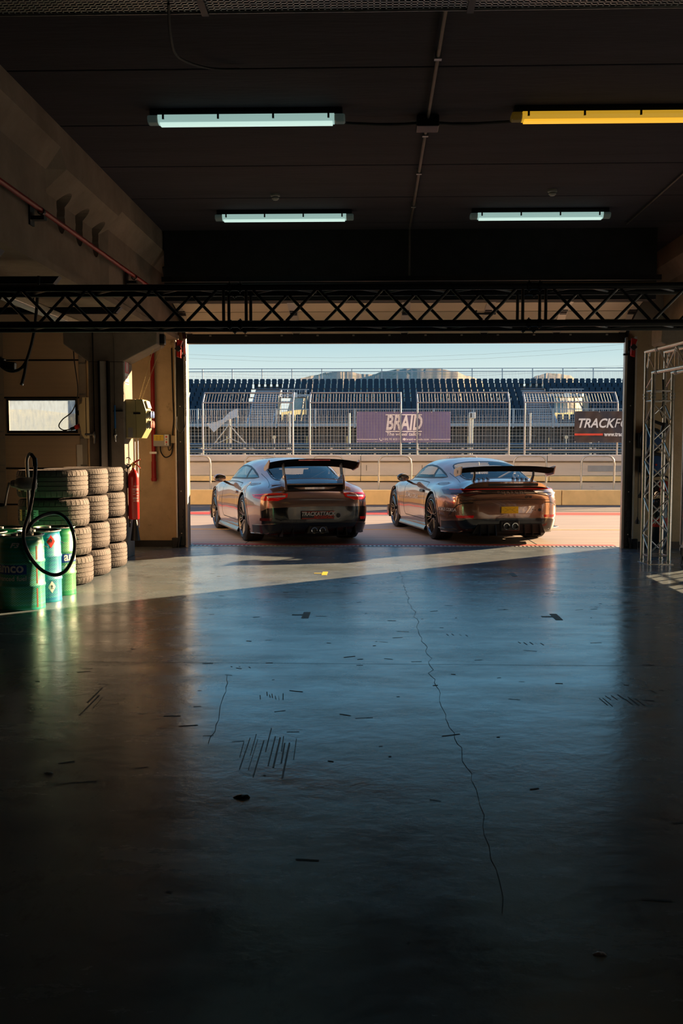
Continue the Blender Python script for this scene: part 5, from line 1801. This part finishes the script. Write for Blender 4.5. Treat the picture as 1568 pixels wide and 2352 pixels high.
M_CARB = pm('carbon_black', (.010, .010, .012), .22, var=.3, scale=60, coat=.6)
M_WING = pm('matt_black_wing', (.012, .012, .014), .75, var=.3, scale=40, spec=.0)
M_TRIM = pm('satin_black_trim', (.012, .012, .014), .4, var=.2)
M_CABIN = pm('cabin_black', (.012, .012, .013), .8, var=.2)
M_LENS = pm('red_lens', (.50, .008, .006), .08, var=.05, coat=1, emit=(.8, .01, .005), estr=.10)
M_LENSB = pm('dark_red_lens', (.10, .004, .004), .08, var=.05, coat=1)
M_LENSW = pm('clear_lens', (.75, .75, .78), .06, .3, var=.03, coat=1)
M_RIM = pm('gunmetal_wheel', (.2, .19, .19), .2, .9, var=.1)
M_CTYRE = pm('car_tyre_rubber', (.018, .018, .020), .55, var=.25, scale=12)
M_DISC = pm('brake_disc_steel', (.25, .24, .23), .35, .9, var=.1)
M_CAL = pm('brake_caliper', (.35, .03, .02), .4, var=.05)
G_SIDE = glass_mat('side_glass', (.36, .42, .44), .22)
G_REAR = glass_mat('rear_glass', (.84, .87, .86), .0, 0., 1.3)
G_OPEN = glass_mat('clear_glass', (.93, .94, .92), .0, 0., 1.15)


def wheel_meshes(Rw, Wd):
    h = Wd / 2
    t = MB().lathe([(.258, -h + .02), (.29, -h - .004), (Rw - .03, -h + .004), (Rw - .006, -h + .022), (Rw, -h + .05), (Rw, -.02), (Rw - .005, -.018), (Rw - .005, -.010), (Rw, -.008), (Rw, .04), (Rw - .005, .042), (Rw - .005, .05), (Rw, .052),
                    (Rw, h - .05), (Rw - .006, h - .022), (Rw - .03, h - .004), (.29, h + .004), (.258, h - .02)], 64, axis='x').mesh('tyre', M_CTYRE, smooth=35)
    r = MB().lathe([(.262, h - .012), (.268, h - .002), (.258, h + .002), (.25, h - .01), (.238, h - .06), (.232, -h + .04), (.25, -h + .01), (.262, -h + .012)], 56, axis='x')
    for k in range(10):
        for e in (-1, 1):
            a0 = 2 * PI * k / 10 + e * .035
            a1 = 2 * PI * k / 10 + e * .11
            p0 = Vector((h - .045, .05 * math.cos(a0), .05 * math.sin(a0)))
            p1 = Vector((h - .022, .25 * math.cos(a1), .25 * math.sin(a1)))
            d = p1 - p0
            rot = d.to_track_quat('Z', 'X').to_matrix()
            q = rot @ Vector((1, 0, 0))
            r.box((p0 + p1) / 2, (.012, .03, d.length), rot) if abs(q.x) < .5 else r.box((p0 + p1) / 2, (.03, .012, d.length), rot)
    r.lathe([(.062, h - .08), (.062, h - .035), (.045, h - .03), (0, h - .03)], 20, axis='x')
    r = r.mesh('wheel', M_RIM, smooth=40)
    cl = MB().lathe([(.032, h - .03), (.032, h - .005), (.02, h), (.0, h)], 12, axis='x').mesh('centre_lock', pm('dark_anodised', (.03, .03, .035), .3, .6), smooth=40)
    di = MB().lathe([(.06, .01), (.19, .01), (.19, -.02), (.06, -.02)], 40, axis='x').mesh('brake_disc', M_DISC, smooth=40)
    ca = MB()
    rows = []
    for i in range(9):
        a = 2.6 + .9 * i / 8
        rows.append([(x, rr * math.cos(a), rr * math.sin(a)) for x, rr in ((.03, .135), (.035, .2), (-.05, .2), (-.05, .135), (.03, .135))])
    ca.grid(rows)
    return r, t, cl, di, ca.mesh('brake_caliper', M_CAL, smooth=40)


WR, WF = wheel_meshes(.356, .305), wheel_meshes(.343, .255)


def seat_mb(x):
    b = MB()
    pr = [(.55, .42), (.62, .40), (1.05, .46), (1.05, .52), (.68, .50), (.42, 1.0), (.36, 1.08), (.30, 1.06), (.33, .95)]
    b.prism(pr, x - .20, x + .20, 'x')
    b.prism([(.36, .7), (.5, .75), (.42, .98), (.32, 1.0)], x - .26, x - .19, 'x').prism([(.36, .7), (.5, .75), (.42, .98), (.32, 1.0)], x + .19, x + .26, 'x')
    b.prism([(.28, 1.0), (.40, 1.0), (.36, 1.11), (.29, 1.11)], x - .11, x + .11, 'x')
    return b


def wing(b, half, yc, chord, zc, drop, tilt=.08):
    prof = [(.5, .0), (.35, .018), (.1, .026), (-.2, .03), (-.5, .052), (-.5, .040), (-.2, .004), (.1, -.012), (.35, -.014)]
    rows = []
    for i in range(33):
        u = -1 + i / 16
        z = zc - drop * abs(u) ** 3.0
        rows.append([(u * half, yc + p[0] * chord, z + p[1] - p[0] * chord * tilt) for p in prof] + [(u * half, yc + prof[0][0] * chord, z + prof[0][1] - prof[0][0] * chord * tilt)])
    b.grid(rows)
    for r_ in (rows[0], rows[-1]):
        b.add(r_[:-1], [tuple(range(len(prof)))])
    return b


def ducktail(half, y0, y1, zt, zu, lip):
    rows = []
    for i in range(41):
        u = -1 + i / 20
        x = u * half
        e = max(0., 1 - abs(u) ** 6)
        zs0 = pj('T', x, y0)[0].z
        zm = pj('T', x, (y0 + y1) / 2)[0].z
        ze = pj('B', x, zu)[0]
        ztop = zu + (zt - zu) * e
        ye = y1 + .10 * abs(u) ** 3
        rows.append([(x, y0, zs0 + .002), (x, (y0 * .6 + y1 * .4), max(pj('T', x, y0 * .6 + y1 * .4)[0].z + .003, zs0 * .5 + ztop * .5)), (x, ye + .05, ztop - .006), (x, ye, ztop), (x, ye, ztop - lip * e), (x, ye + .03, ztop - lip * e - .004), (x, ze.y + .02, zu - .01)])
    return MB().grid(rows)


def tx(car, d, body, size, a0, b0, mat, rot=0., **kw):
    par = kw.pop('parent', car)
    off = kw.pop('off', .004)
    c_, s_ = math.cos(rot), math.sin(rot)

    def fn(x, y):
        X, Y = x * c_ - y * s_, x * s_ + y * c_
        return pj(d, a0 - X if d == 'L' else a0 + X, b0 + Y, off)[0]
    return text(body, size, mat, par, fn=fn, **kw)


def car(name, label, pos, rz, paint, kind):
    C = thing(name, label, 'car', (pos[0], pos[1], 0), rz)
    # ---- body shell with openings
    cen = np.array([np.mean([BV[i] for i in f], axis=0) if len(f) == 4 else (9, 9, 9) for f in BF])
    keep = np.ones(len(BF), bool)
    ax, ay, az = np.abs(cen[:, 0]), cen[:, 1], cen[:, 2]
    for yw, zw, Ra in ((0., .356, .392), (2.457, .345, .382)):
        keep &= ~((ax > .56) & ((ay - yw) ** 2 + (az - zw) ** 2 < Ra ** 2))
        keep &= ~((ax > .56) & (abs(ay - yw) < Ra * .93) & (az < zw))
    sw = inset(SIDE_WIN, .014)
    keep &= ~((ax > .45) & (az > .8) & in_poly(ay, az, sw))
    RW = [(-.50, -.50), (-.30, -.55), (.30, -.55), (.50, -.50), (.525, -.1), (.49, .22), (.30, .285), (-.30, .285), (-.49, .22), (-.525, -.1)]
    WS = [(-.64, 1.78), (-.35, 1.93), (.35, 1.93), (.64, 1.78), (.50, 1.33), (.28, 1.25), (-.28, 1.25), (-.50, 1.33)]
    keep &= ~((az > .85) & in_poly(cen[:, 0], ay, inset(RW, .014)))
    keep &= ~((az > .85) & in_poly(cen[:, 0], ay, inset(WS, .014)))
    b = MB()
    b.add(BV, [f for f, k in zip(BF, keep) if k])
    b.build('body', paint, C, smooth=60)
    # ---- glass with black frames
    for d, s_ in (('L', 'left'), ('R', 'right')):
        qd = [p for p in SIDE_WIN]
        dw = [(BPIL + .02, 1.108), (.6, 1.128), (.9, 1.142), (1.15, 1.128), (1.38, 1.062), (1.58, .965), (1.70, .905), (1.2, .915), (.6, .925), (BPIL + .02, .928)]
        qw = [(-.02, .962), (.12, 1.018), (.32, 1.078), (BPIL - .01, 1.106), (BPIL - .01, .928), (.15, .94)]
        o_ = [(p[0], p[1]) for p in SIDE_WIN]
        patch(d, o_, inset(o_, .022), 90, 2, .004, True, True).build('window_frame', M_TRIM, C, smooth=40)
        top = [(BPIL + .02, 1.105), (.6, 1.122), (.9, 1.136), (1.15, 1.122), (1.38, 1.056), (1.58, .96), (1.68, .915)]
        bot = [(BPIL + .02, .93), (.6, .928), (1.2, .918), (1.67, .908)]
        gm = G_OPEN if (kind == 2) else G_SIDE
        patch(d, bot, top, 30, 12, .003, False).build('door_window', gm, C, smooth=60)
        patch(d, [(BPIL - .01, .93), (.15, .942), (0, .96)], [(BPIL - .01, 1.10), (.32, 1.072), (.13, 1.014), (.02, .975)], 16, 10, .003, False).build('quarter_window', G_SIDE, C, smooth=60)
        patch(d, [(BPIL - .025, .93), (BPIL + .03, .93)], [(BPIL - .025, 1.10), (BPIL + .03, 1.11)], 3, 10, .005, True).build('window_pillar', M_TRIM, C)
        # door
        dt = [(.47, .30), (.47, .60), (.50, .87), (.9, .885), (1.3, .878), (1.66, .86), (1.76, .80), (1.78, .55), (1.76, .33), (1.70, .275), (.6, .265)]
        dr = patch(d, dt, inset(dt, .012), 90, 1, .0012, False, True).build('door', M_TRIM, C)
        tag(dr, 'dark shut line of the door')
        hb = patch(d, [(.56, .735), (.62, .75), (.74, .748), (.78, .738)], [(.56, .715), (.62, .70), (.74, .702), (.78, .712)], 12, 3, .022, True).build('door_handle', paint if kind == 1 else M_TRIM, dr, smooth=50)
        # sill and skirt
        sg = -1 if d == 'L' else 1
        q = MB().prism([(.78, .10), (.905, .105), (.91, .125), (.885, .175), (.80, .19)], .40, 2.06)
        (q if sg > 0 else mir(q)).build('side_skirt', M_CARB, C, bevel=.008)
        # arches
        for yw, zw, Ra in ((0., .356, .392), (2.457, .345, .382)):
            arc = [R(-14 + 208 * i / 40) for i in range(41)]
            A = [(yw + (Ra - .004) * math.cos(t), zw + (Ra - .004) * math.sin(t)) for t in arc]
            B_ = [(yw + (Ra + .028) * math.cos(t), zw + (Ra + .028) * math.sin(t)) for t in arc]
            A = [(p[0], max(p[1], .15)) for p in A]
            B_ = [(p[0], max(p[1], .15)) for p in B_]
            patch(d, A, B_, 60, 3, .005, True).build('arch_lip', paint, C, smooth=50)
            wl = MB()
            rows = []
            for t in [R(-25 + 230 * i / 24) for i in range(25)]:
                rows.append([(sg * xx, yw + (Ra + .01) * math.cos(t), zw + (Ra + .01) * math.sin(t)) for xx in (.895, .5)])
            wl.grid(rows)
            wl.add([(sg * .5, yw - Ra, .14), (sg * .5, yw + Ra, .14), (sg * .5, yw + Ra, zw + Ra), (sg * .5, yw - Ra, zw + Ra)], [(0, 1, 2, 3)])
            wl.build('wheel_liner', M_CABIN, C)
        # mirror
        q = MB().lathe([(.0, -.06), (.05, -.055), (.072, -.03), (.078, .0), (.07, .035), (.045, .055), (0, .06)], 20, (0, 0, 0), 'y')
        q.v = [(p[0] * 1.35, p[1], p[2] * .88) for p in q.v]
        mo = q.build('mirror', paint if kind == 1 else M_CARB, C, smooth=50, loc=(sg * .985, 1.47, .915))
        MB().lathe([(0, -.0615), (.062, -.061), (.07, -.058)], 20, axis='y').build('mirror_glass', M_CHROME, mo, smooth=40).scale = (1.32, 1, .86)
        MB().tube([(-sg * .04, .0, -.03), (-sg * .12, .03, -.075), (-sg * .16, .05, -.09)], .018, 8).build('mirror_arm', M_TRIM, mo, smooth=True)
    fr = smooth2d(RW, 4, True)
    patch('T', fr, inset(fr, .02), 100, 2, .004, True, True).build('rear_window_frame', M_TRIM, C, smooth=40)
    patch('T', [(-.49, -.49), (-.3, -.54), (.3, -.54), (.49, -.49)], [(-.48, .22), (-.3, .28), (.3, .28), (.48, .22)], 24, 24, .003, False).build('rear_window', G_REAR, C, smooth=60)
    fr = smooth2d(WS, 4, True)
    patch('T', fr, inset(fr, .02), 100, 2, .004, True, True).build('windscreen_frame', M_TRIM, C, smooth=40)
    patch('T', [(-.63, 1.77), (-.35, 1.92), (.35, 1.92), (.63, 1.77)], [(-.49, 1.335), (-.28, 1.255), (.28, 1.255), (.49, 1.335)], 24, 20, .003, False).build('windscreen', G_REAR, C, smooth=60)
    # ---- cabin
    q = MB().bx(-.62, .62, -.55, 2.2, .28, .32).bx(-.70, -.68, -.4, 1.9, .3, .86).bx(.68, .70, -.4, 1.9, .3, .86).bx(-.55, .55, -.5, .12, .72, .80).bx(-.6, .6, .10, .16, .3, .80).prism([(1.45, .62), (1.9, .6), (1.88, .84), (1.6, .885), (1.48, .84)], -.66, .66, 'x')
    q.build('cabin', M_CABIN, C)
    for x in (-.36, .36):
        seat_mb(x).build('seat', M_CABIN, C, bevel=.015)
    MB().tube([(-.56, .18, .35), (-.56, .18, .95), (-.46, .18, 1.10), (.46, .18, 1.10), (.56, .18, .95), (.56, .18, .35)], .02, 8, smooth=3).cyl((-.5, .18, .55), (.48, .18, 1.05), .018).cyl((-.5, .18, .98), (-.42, -.35, .8), .018).cyl((.5, .18, .98), (.42, -.35, .8), .018).build('roll_bar', M_BLACKM if kind == 1 else M_STEELW, C, smooth=True)
    # steering wheel
    MB().tube([(-.36 + .17 * math.cos(a), 1.32 - .05 * math.sin(a), .78 + .165 * math.sin(a)) for a in [2 * PI * i / 20 for i in range(20)]], .014, 6, True).build('steering_wheel', M_CABIN, C, smooth=True)
    # ---- underbody
    MB().bx(-.55, .55, -.85, 3.2, .11, .16).build('underfloor', M_CABIN, C)
    # ---- wheels
    for yw, ms, xw, rr in ((0, WR, .752, .356), (2.457, WF, .772, .343)):
        for sg in (-1, 1):
            wv = obj('wheel', ms[0], C, loc=(sg * xw, yw, rr), rot=(rnd.uniform(0, 1), 0, 0 if sg > 0 else PI))
            wv.rotation_euler = (.2 + yw * .1, 0, 0 if sg > 0 else PI)
            obj('tyre', ms[1], wv)
            obj('centre_lock', ms[2], wv)
            obj('brake_disc', ms[3], wv)
            obj('brake_caliper', ms[4], wv)
    # ---- front splitter and canards
    q = MB()
    q.prism([(-.70, 2.95), (-.62, 3.40), (-.30, 3.60), (.30, 3.60), (.62, 3.40), (.70, 2.95)], .10, .125, 'z').build('splitter', M_CARB, C)
    q = MB().prism([(2.85, .16), (3.02, .20), (3.02, .36), (2.95, .38)], .86, .90, 'x')
    mir(q).build('front_flick', M_CARB, C)
    q.build('front_flick', M_CARB, C)
    # lid and bumper shut lines
    for s_ in (-1, 1):
        line('T', [(s_ * .60, .02), (s_ * .585, -.3), (s_ * .62, -.62), (s_ * .66, -.74)], .006).build('lid_line', M_TRIM, C)
    line('T', [(-.42, .62), (-.2, .65), (.2, .65), (.42, .62)], .004).build('roof_line', M_TRIM, C)
    return C


def paint_mat(name, col, rough=.26):
    m = pm(name, col, rough, .6, var=.06, scale=400, coat=1.0, spec=.5)
    m.node_tree.nodes['Principled BSDF'].inputs['Coat IOR'].default_value = 1.9
    return m


PAINT1 = paint_mat('bronze_grey_car_paint', (.37, .225, .175), .26)
PAINT2 = paint_mat('copper_brown_car_paint', (.33, .165, .108), .24)

# ---- left car
C1 = car('car', 'bronze-grey sports car with a black rear bumper and raised wing, left of the two', (-1.15, 15.2), .3305, PAINT1, 1)
for s_ in (-1, 1):
    A = [(s_ * .862, .73), (s_ * .75, .745), (s_ * .58, .755), (s_ * .42, .748)]
    B_ = [(s_ * .852, .69), (s_ * .76, .65), (s_ * .58, .65), (s_ * .44, .70)]
    tl = patch('B', A, B_, 26, 8, .012, True).build('tail_light', M_LENS, C1, smooth=40)
    patch('B', [(s_ * .72, .713), (s_ * .46, .722)], [(s_ * .71, .69), (s_ * .47, .70)], 16, 3, .015, True).build('lamp_lens', M_LENSW, tl, smooth=40)
    patch('B', [(s_ * .84, .718), (s_ * .5, .74)], [(s_ * .84, .706), (s_ * .5, .73)], 16, 2, .0145, True).build('lamp_bar', M_LENSB, tl, smooth=40)
    patch('B', [(s_ * .80, .40), (s_ * .66, .405)], [(s_ * .80, .36), (s_ * .67, .365)], 8, 3, .012, True).build('reflector', M_LENSB if s_ < 0 else M_LENS, C1, smooth=40)
A = [(-.79, .50), (-.72, .545), (-.4, .562), (0, .568), (.4, .562), (.74, .555), (.845, .53)]
B_ = [(-.78, .31), (-.72, .325), (-.4, .33), (0, .33), (.4, .33), (.72, .325), (.845, .30)]
BI = patch('B', A, B_, 60, 8, .008, True).build('bumper_insert', pm('gloss_black_bumper', (.010, .010, .011), .18, var=.3, coat=.6), C1, smooth=45)
patch('B', [(-.52, .375), (-.25, .385), (-.17, .38)], [(-.56, .345), (-.25, .34), (-.17, .345)], 12, 3, .013, True).build('torn_tape', pm('grey_tape', (.10, .10, .10), .5, var=.5, scale=30), BI, smooth=40)
A = [(-.86, .29), (-.6, .325), (0, .33), (.6, .325), (.86, .29)]
B_ = [(-.84, .17), (-.6, .165), (0, .165), (.6, .165), (.84, .17)]
DF = patch('B', A, B_, 60, 6, .016, True).build('diffuser', M_CARB, C1, smooth=45)
for x in (-.52, -.36, .30, .44, .58):
    MB().prism([(-1.06, .14), (-.72, .11), (-.72, .20), (-1.02, .27)], x - .006, x + .006, 'x').build('diffuser_fin', M_TRIM, DF)
MB().prism([(-.17, .17), (-.13, .285), (.13, .285), (.17, .17)], -1.06, -.9).build('exhaust_surround', M_TRIM, DF, bevel=.012)
for x in (-.062, .062):
    e = MB().lathe([(.034, .0), (.047, -.003), (.05, .01), (.05, .16), (.036, .14), (.036, .01)], 24, (x, -1.09, .222), 'y').build('exhaust_tip', M_CHROME, C1, smooth=40)
    MB().lathe([(0, .05), (.036, .05)], 20, (x, -1.09, .222), 'y').build('exhaust_bore', M_CABIN, e)
PLT = MB().bx(-.245, .245, -1.066, -1.056, .385, .50).build('licence_plate', pm('plate_black', (.012, .012, .014), .35), C1, bevel=.004)
MB().bx(-.245, .245, -1.0675, -1.066, .484, .495).bx(-.245, .245, -1.0675, -1.066, .39, .399).build('plate_stripe', pm('red_orange_print', (.75, .07, .03), .5), PLT)
text('TRACKATTACK', .082, M_WHITE, PLT, loc=(0, -1.068, .458), bold=.0022, shear=.2, sxs=.86)
text('MOTORSPORT', .048, MATS['red_orange_print'], PLT, loc=(.085, -1.068, .415), bold=.0014, shear=.2, sxs=.95)
MB().lathe([(0, -.004), (.03, -.004), (.034, 0), (.026, .004)], 18, (.315, -1.035, .43), 'y').build('tow_cap', M_TRIM, C1, smooth=40)
# engine cover, wing base and wing
ducktail(.62, -.62, -.93, .842, .775, .03).build('wing_base', PAINT1, C1, smooth=40)
patch('T', [(-.40, -.60), (.40, -.60)], [(-.44, -.86), (.44, -.86)], 20, 8, .012, True).build('engine_cover', M_CARB, C1, smooth=45)
MB().prism([(-.93, .80), (-.80, .80), (-.80, .875), (-.90, .88)], -.45, .43, 'x').build('air_inlet', M_TRIM, C1, bevel=.01)
MB().prism([(-.935, .878), (-.80, .875), (-.80, .895), (-.93, .897)], -.46, .44, 'x').build('inlet_rim', PAINT1, C1, bevel=.008)
for x in (-.45, .43):
    f_ = MB().prism([(-.97, .80), (-.58, .90), (-.70, .96), (-.84, 1.015), (-.90, 1.02), (-.945, .93)], x - .017, x + .017, 'x').build('wing_upright', PAINT1, C1, bevel=.006)
    MB().prism([(-.90, .99), (-.86, 1.0), (-.78, 1.19), (-.82, 1.19)], x - .007, x + .007, 'x').prism([(-.82, .98), (-.79, .97), (-.73, 1.17), (-.77, 1.17)], x - .007, x + .007, 'x').build('wing_stay', M_STEEL, f_)
WG = wing(MB(), .68, -.70, .34, 1.175, .055, .17).build('wing', M_WING, C1, smooth=40)
MB().bx(-.24, .24, -.878, -.868, 1.228, 1.242).build('brake_light', M_LENS, WG)
for x in (-.68, .68):
    MB().prism([(-.92, 1.20), (-.89, 1.24), (-.56, 1.13), (-.54, 1.085), (-.62, 1.07), (-.84, 1.12)], x - .008, x + .008, 'x').build('endplate', PAINT1, WG, bevel=.004)
tx(C1, 'L', 'CORSA', .115, .02, .80, M_WHITE, rot=-.30, bold=.0015, shear=.2, sxs=1.15)
tx(C1, 'L', '3', .12, 2.02, .56, M_WHITE, bold=.002)
for s_ in ('L', 'R'):
    patch(s_, [(-.88, .66), (-.6, .70)], [(-.88, .655), (-.6, .695)], 10, 1, .001, False).build('shut_line', M_TRIM, C1)

# ---- right car
C2 = car('car', 'copper-brown sports car with a full-width light bar and yellow plate, right of the two', (1.775, 15.46), .2157, PAINT2, 2)
A = [(-.82, .795), (-.6, .812), (0, .82), (.6, .812), (.82, .795)]
B_ = [(-.84, .745), (-.6, .735), (0, .745), (.6, .735), (.84, .745)]
LB = patch('B', A, B_, 70, 6, .012, True).build('light_bar', pm('smoked_lens', (.012, .008, .008), .08, var=.1, coat=1), C2, smooth=45)
patch('B', [(-.80, .795), (-.4, .803), (.4, .803), (.80, .795)], [(-.80, .787), (-.4, .792), (.4, .792), (.80, .787)], 60, 2, .0155, True).build('red_light_strip', M_LENS, LB, smooth=45)
for s_ in (-1, 1):
    patch('B', [(s_ * .86, .785), (s_ * .62, .79), (s_ * .40, .775)], [(s_ * .86, .725), (s_ * .62, .705), (s_ * .42, .745)], 20, 6, .014, True).build('tail_light', M_LENSW if s_ > 0 else M_LENSB, LB, smooth=45)
    patch('B', [(s_ * .80, .742), (s_ * .46, .748)], [(s_ * .80, .732), (s_ * .46, .74)], 20, 2, .018, True).build('lamp_strip', M_TRIM, LB, smooth=45)
    patch('B', [(s_ * .77, .425), (s_ * .54, .428)], [(s_ * .755, .388), (s_ * .55, .392)], 16, 3, .012, True).build('reflector', M_LENS, C2, smooth=40)
    patch('B', [(s_ * .80, .58), (s_ * .70, .60), (s_ * .62, .56)], [(s_ * .84, .44), (s_ * .74, .43), (s_ * .64, .44)], 14, 6, .002, False).build('corner_intake', PAINT2, C2, smooth=45)
    line('B', [(s_ * .83, .43), (s_ * .77, .56), (s_ * .68, .605), (s_ * .55, .612)], .012, .004).build('intake_edge', M_TRIM, C2)
tx(C2, 'B', 'PORSCHE', .044, .06, .752, pm('dark_chrome_letters', (.16, .14, .13), .3, .8), spacing=1.7, bold=.0015, off=.017, parent=LB, sxs=1.6)
tx(C2, 'B', 'GT3', .042, .30, .69, M_TRIM, shear=.3, bold=.0015, sxs=1.4)
line('B', [(-.80, .64), (-.4, .655), (0, .66), (.4, .655), (.80, .64)], .006, .001).build('bumper_line', M_TRIM, C2)
PLT = MB().bx(-.13, .13, -1.05, -1.036, .455, .555).build('licence_plate', pm('plate_yellow', (.98, .60, .015), .45, var=.04), C2, bevel=.004)
q = MB()
for a, c in (((-.09, .47), (-.03, .505)), ((-.03, .505), (-.09, .54)), ((.09, .47), (.03, .505)), ((.03, .505), (.09, .54)), ((-.03, .505), (.0, .52)), ((.0, .52), (.03, .505)), ((-.12, .50), (-.10, .50)), ((.10, .50), (.12, .50))):
    q.cyl((a[0], -1.0505, a[1]), (c[0], -1.0505, c[1]), .0012, 4)
q.build('plate_mark', M_BROWNB, PLT)
for x, z, r_ in ((.47, .50, .022), (.36, .51, .006), (.40, .50, .006)):
    p, n_v = pj('B', x, z, .004)
    MB().lathe([(0, -.004), (r_, -.003), (r_, .01)], 14, tuple(p), 'y').build('parking_sensor', M_TRIM, C2, smooth=40)
A = [(-.88, .33), (-.6, .375), (0, .385), (.6, .375), (.88, .33)]
B_ = [(-.86, .18), (-.6, .165), (0, .165), (.6, .165), (.86, .18)]
DF = patch('B', A, B_, 60, 6, .014, True).build('diffuser', M_CARB, C2, smooth=45)
MB().prism([(-.56, .16), (-.48, .30), (.50, .30), (.56, .16)], -1.045, -1.0).build('diffuser_recess', M_CABIN, DF, bevel=.01)
for x in (-.46, -.34, -.22, .22, .34, .46):
    MB().prism([(-1.10, .13), (-.75, .11), (-.75, .2), (-1.06, .29)], x - .007, x + .007, 'x').build('diffuser_fin', M_CARB, DF)
MB().prism([(-.15, .19), (-.15, .345), (.15, .345), (.15, .19)], -1.07, -.95).build('exhaust_surround', M_TRIM, DF, bevel=.02)
for s_ in (-1, 1):
    MB().prism([(s_ * .62, -.98), (s_ * .90, -.72), (s_ * .92, -.45), (s_ * .70, -.5)], .21, .225, 'z').build('corner_flap', M_CARB, C2, bevel=.004)
for x in (-.066, .066):
    e = MB().lathe([(.038, .0), (.05, -.003), (.053, .01), (.053, .16), (.04, .14), (.04, .01)], 24, (x, -1.10, .27), 'y').build('exhaust_tip', M_CHROME, C2, smooth=40)
    MB().lathe([(0, .04), (.04, .04)], 20, (x, -1.10, .27), 'y').build('exhaust_bore', M_CABIN, e)
DT_ = ducktail(.66, -.56, -.97, .918, .81, .07).build('ducktail', PAINT2, C2, smooth=40)
MB().prism([(-.972, .855), (-.93, .85), (-.93, .892), (-.974, .89)], -.30, .46, 'x').build('grille', M_TRIM, DT_)
patch('T', [(-.40, -.58), (.40, -.58)], [(-.42, -.74), (.42, -.74)], 20, 6, .012, True).build('engine_cover', M_CARB, C2, smooth=45)
for i in range(4):
    for s_ in (-1, 1):
        x = s_ * (.20 + i * .07)
        MB().prism([(-.72, pj('T', x, -.72)[0].z + .012), (-.58, pj('T', x, -.58)[0].z + .014), (-.60, pj('T', x, -.6)[0].z + .04), (-.70, pj('T', x, -.7)[0].z + .03)], x - .009, x + .009, 'x').build('cooling_fin', M_TRIM, C2)
WG = wing(MB(), .72, -.80, .33, 1.085, .035).build('wing', M_WING, C2, smooth=40)
for x in (-.46, .46):
    MB().prism([(-.62, .88), (-.70, .86), (-.79, .99), (-.80, 1.12), (-.74, 1.135), (-.70, 1.09), (-.73, 1.085), (-.755, 1.10), (-.755, 1.0)], x - .012, x + .012, 'x').build('swan_neck', M_CARB, C2, bevel=.003)
for x in (-.72, .72):
    ep = MB().prism([(-.99, 1.145), (-.94, 1.15), (-.63, 1.10), (-.60, 1.02), (-.68, .985), (-.93, 1.02)], x - .009, x + .009, 'x').build('endplate', pm('pale_bronze_paint', (.46, .36, .29), .3, .3, var=.05, coat=.6) if x < 0 else PAINT2, WG, bevel=.004)
    if x < 0:
        MB().prism([(-.80, 1.03), (-.77, 1.055), (-.77, 1.09), (-.80, 1.075), (-.83, 1.09), (-.83, 1.055)], x - .0105, x - .009, 'x').build('emblem', M_TRIM, ep)
tx(C2, 'L', 'DOMUS CORSA', .115, 1.28, .62, M_WHITE, bold=.0008, sxs=.95)
tx(C2, 'L', 'DOMUS CORSA', .066, -.655, .50, M_WHITE, bold=.001, sxs=.98)
for x in (-.12, .1):
    line('T', [(x, .75), (x + .02, 1.0)], .012, .002, 1).build('roof_mark', M_WHITE, C2)
